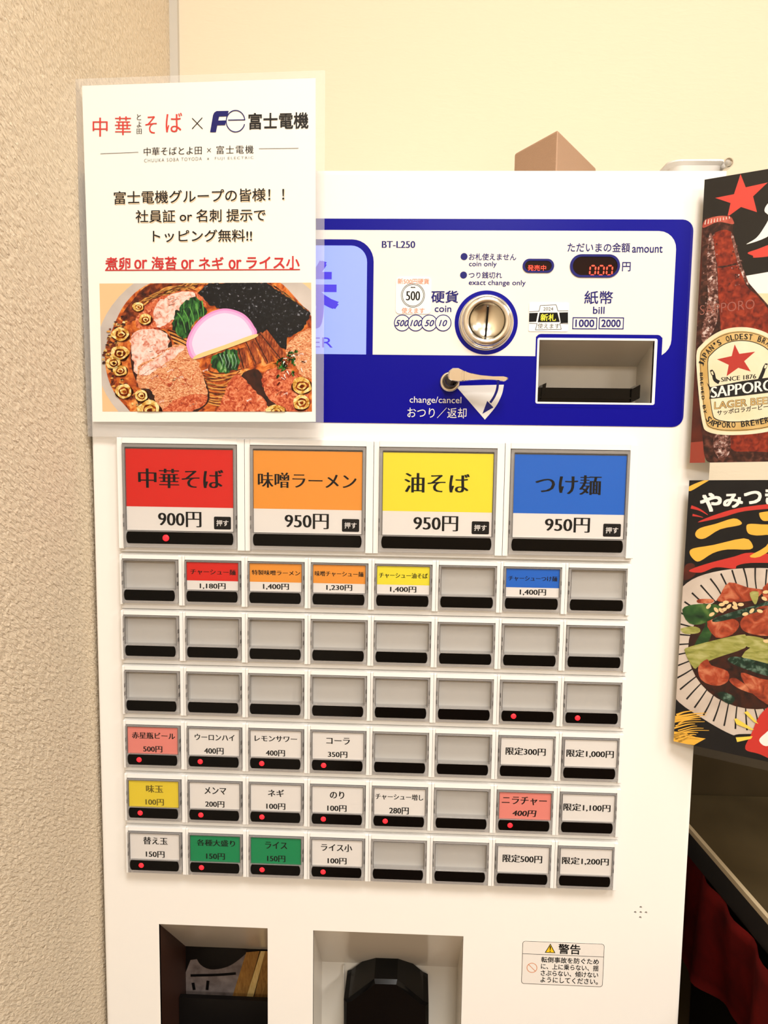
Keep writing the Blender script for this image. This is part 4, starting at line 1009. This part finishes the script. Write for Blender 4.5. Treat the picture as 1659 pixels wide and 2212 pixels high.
DP(b, [(105, 1830), (180, 1840), (260, 1870), (330, 1880), (250, 1925), (105, 1905)], 3, PYEL)
DP(b, smooth([(600, 1950), (640, 1850), (700, 1720), (800, 1640), (1000, 1600), (1200, 1760), (1200, 2020), (900, 2060), (700, 1985)], 4), 13, RED2)
DP(b, smooth([(695, 1890), (740, 1840), (800, 1800), (900, 1830), (820, 1900), (740, 1930)], 4), 14, PWH)
for q in ([(525, 1745), (540, 1740), (660, 1818), (640, 1820), (540, 1780)], [(592, 1700), (615, 1690), (690, 1778), (660, 1765)], [(535, 1870), (650, 1862), (640, 1880), (545, 1902)]): DP(b, q, 15, mat('poster_ray', (246, 216, 80), 0.5))
b.build('dish_picture', pap)

# ================================================================== THINGS ON TOP OF THE MACHINE
TAN = mat('tan_leather', (190, 154, 126), 0.6, bump=(900, 0.4, 0.0006, (1, 1, 1), (0, 0, 0)))
apex = at(1205, 279, 0.08); zt_ = apex.z
lf = atz(1111, 331, zt_); rt = atz(1288, 362, zt_)
foot = [apex, Vector((rt.x, rt.y, zt_)), Vector(((lf.x + rt.x) / 2 + 0.012, 0.226, zt_)), Vector((lf.x, lf.y, zt_))]
bm = bmesh.new()
lo = [bm.verts.new((p.x, p.y, MT + 0.0002)) for p in foot]; hi = [bm.verts.new((p.x, p.y, zt_)) for p in foot]
bm.faces.new(hi); bm.faces.new(lo[::-1])
for i in range(4): bm.faces.new((lo[i], lo[(i + 1) % 4], hi[(i + 1) % 4], hi[i]))
bmesh.ops.recalc_face_normals(bm, faces=bm.faces)
E_ = [e for e in bm.edges if (e.verts[0] in hi or e.verts[1] in hi)]
bmesh.ops.bevel(bm, geom=E_, offset=0.0022, segments=3, affect='EDGES', profile=0.5)
for v in bm.verts: v.co -= Vector((apex.x, apex.y, MT))
me = bpy.data.meshes.new('tan_box'); bm.to_mesh(me); bm.free(); me.materials.append(TAN)
o = bpy.data.objects.new('tan_box', me); COL.objects.link(o); o.location = (apex.x, apex.y, MT)
tag(o, 'tan leather-covered wedge-cornered box standing on the machine top', 'box')
# white plastic tray
CLW = mat('tray_white', (246, 244, 240), 0.2, coat=0.4)
p0 = at(1447, 352, 0.06); p1 = at(1582, 352, 0.06)
ztr = at(1510, 344, 0.06).z
x0, x1 = p0.x, p1.x
tray = empty('plastic_tray', ((x0 + x1) / 2, 0.09, MT)); tag(tray, 'small white glossy plastic tray with rounded rim on the machine top', 'tray')
b = MB()
yc0, yc1 = 0.06, 0.13
def loop(g, z, r): return [(x, y, z) for x, y in rrect(x0 - g, x1 + g, yc0 - g, yc1 + g, r, 6)]
prof = [(-0.014, MT + 0.0003, 0.006), (-0.010, MT + 0.002, 0.008), (-0.0025, ztr - 0.004, 0.010), (0, ztr - 0.0012, 0.011), (0, ztr, 0.011), (-0.002, ztr + 0.0004, 0.010), (-0.004, ztr - 0.003, 0.009), (-0.012, MT + 0.003, 0.007)]
ls = [loop(*p) for p in prof]; n = len(ls[0])
for k in range(len(ls) - 1): b.faces(ls[k] + ls[k + 1], [(i, (i + 1) % n, n + (i + 1) % n, n + i) for i in range(n)], CLW, True)
b.poly(ls[0], CLW); b.poly(ls[-1], CLW)
b.build('tray_shell', tray)
b = MB(); b.lathe((x1 - 0.004, yc0 - 0.002, ztr - 0.0035), [(0.0, -0.004), (0.003, -0.003), (0.0042, 0.0), (0.0042, 0.02), (0.0, 0.02)], clear('clear_knob', (0.9, 0.9, 0.9), 0.4, (225, 222, 216), 0.05, 1.0), 20)
b.build('end_cap', tray)

# ================================================================== COUNTER AND CLOTH AT THE RIGHT
ZT = 0.92
a0 = atz(1490, 1790, ZT); a1 = atz(1659, 1985, ZT)
dr = (a1 - a0).normalized(); nx = Vector((-dr.y, dr.x, 0))
if nx.x < 0: nx = -nx
st = a0 - dr * ((0.236 - a0.y) / -dr.y) if dr.y < 0 else a0
st = a0 + dr * ((0.232 - a0.y) / dr.y)
en = st + dr * 0.9
counter = empty('side_counter', (st.x + 0.3, -0.2, 0)); tag(counter, 'dark brown counter beside the machine with a pale edge', 'counter')
CT = nmat('counter_top', [(58, 48, 30), (78, 66, 44)], 8, 3, 0.3, rough=0.5); CE = mat('counter_edge', (190, 172, 140), 0.5); CB = mat('counter_body', (24, 18, 13), 0.6)
def hexa(b, A, B, w0, w1, z0, z1, m):
    p = [A + nx * w0, A + nx * w1, B + nx * w1, B + nx * w0]
    p[1].y = min(p[1].y, 0.238)
    v = [(q.x, q.y, z0) for q in p] + [(q.x, q.y, z1) for q in p]
    b.faces(v, [(0, 1, 2, 3), (4, 5, 6, 7), (0, 1, 5, 4), (1, 2, 6, 5), (2, 3, 7, 6), (3, 0, 4, 7)], m)
b = MB(); hexa(b, st, en, 0.004, 0.6, ZT - 0.03, ZT - 0.0005, CT); b.build('counter_top', counter)
b = MB(); hexa(b, st, en, 0.0, 0.004, ZT - 0.005, ZT, CE); b.build('edge_strip', counter)
b = MB(); hexa(b, st, en, 0.0005, 0.004, ZT - 0.03, ZT - 0.0051, CB); b.build('edge_fascia', counter)
b = MB(); hexa(b, st, en, 0.05, 0.58, 0.0, ZT - 0.03, CB); b.build('counter_body', counter)
b = MB(); b.box(0.252, 0.92, 0.239, 0.2445, 0.001, 1.16, nmat('backsplash_shade', [(44, 36, 22), (70, 58, 38)], 6, 3, 0.3)); b.build('backsplash_shade', counter)  # dark panel behind the counter; its lower stretch stands in for the gap's shade
# red cloth hanging under the counter edge
XC = st.x + 0.012
q = [atx(1480, 1940, XC), atx(1640, 2085, XC), atx(1659, 2350, XC), atx(1475, 2090, XC)]
top0, top1, bot1, bot0 = q
RC = nmat('red_cloth', [(70, 8, 6), (98, 14, 10)], 40, rough=0.8)
b = MB(); nu, nv = 40, 8; v = []
for s_ in (0, 1):
    for i in range(nu + 1):
        u = i / nu
        y = 0.21 + (-0.12 - 0.21) * u
        for j in range(nv + 1):
            t_ = j / nv
            zz = (ZT - 0.031) + (0.785 - 0.01 * sin(9 * u) - (ZT - 0.031)) * t_
            v.append((XC + 0.008 * sin(14 * u + 1.3 * t_) * (0.25 + 0.75 * t_) + 0.003 * sin(37 * u) + s_ * 0.002, y, zz))
K = (nu + 1) * (nv + 1); fs = []
for s_ in (0, 1):
    for i in range(nu):
        for j in range(nv):
            k = s_ * K + i * (nv + 1) + j; fs.append((k, k + 1, k + nv + 2, k + nv + 1))
for i in range(nu):
    for j in (0, nv):
        k = i * (nv + 1) + j; fs.append((k, k + nv + 1, K + k + nv + 1, K + k))
b.faces(v, fs, RC, True)
cl = b.build('red_cloth', None, (XC, 0.05, ZT - 0.031)); tag(cl, 'dark red cloth hanging from the counter edge beside the machine', 'cloth')

bpy.data.objects.remove(_to); bpy.data.curves.remove(_cu)
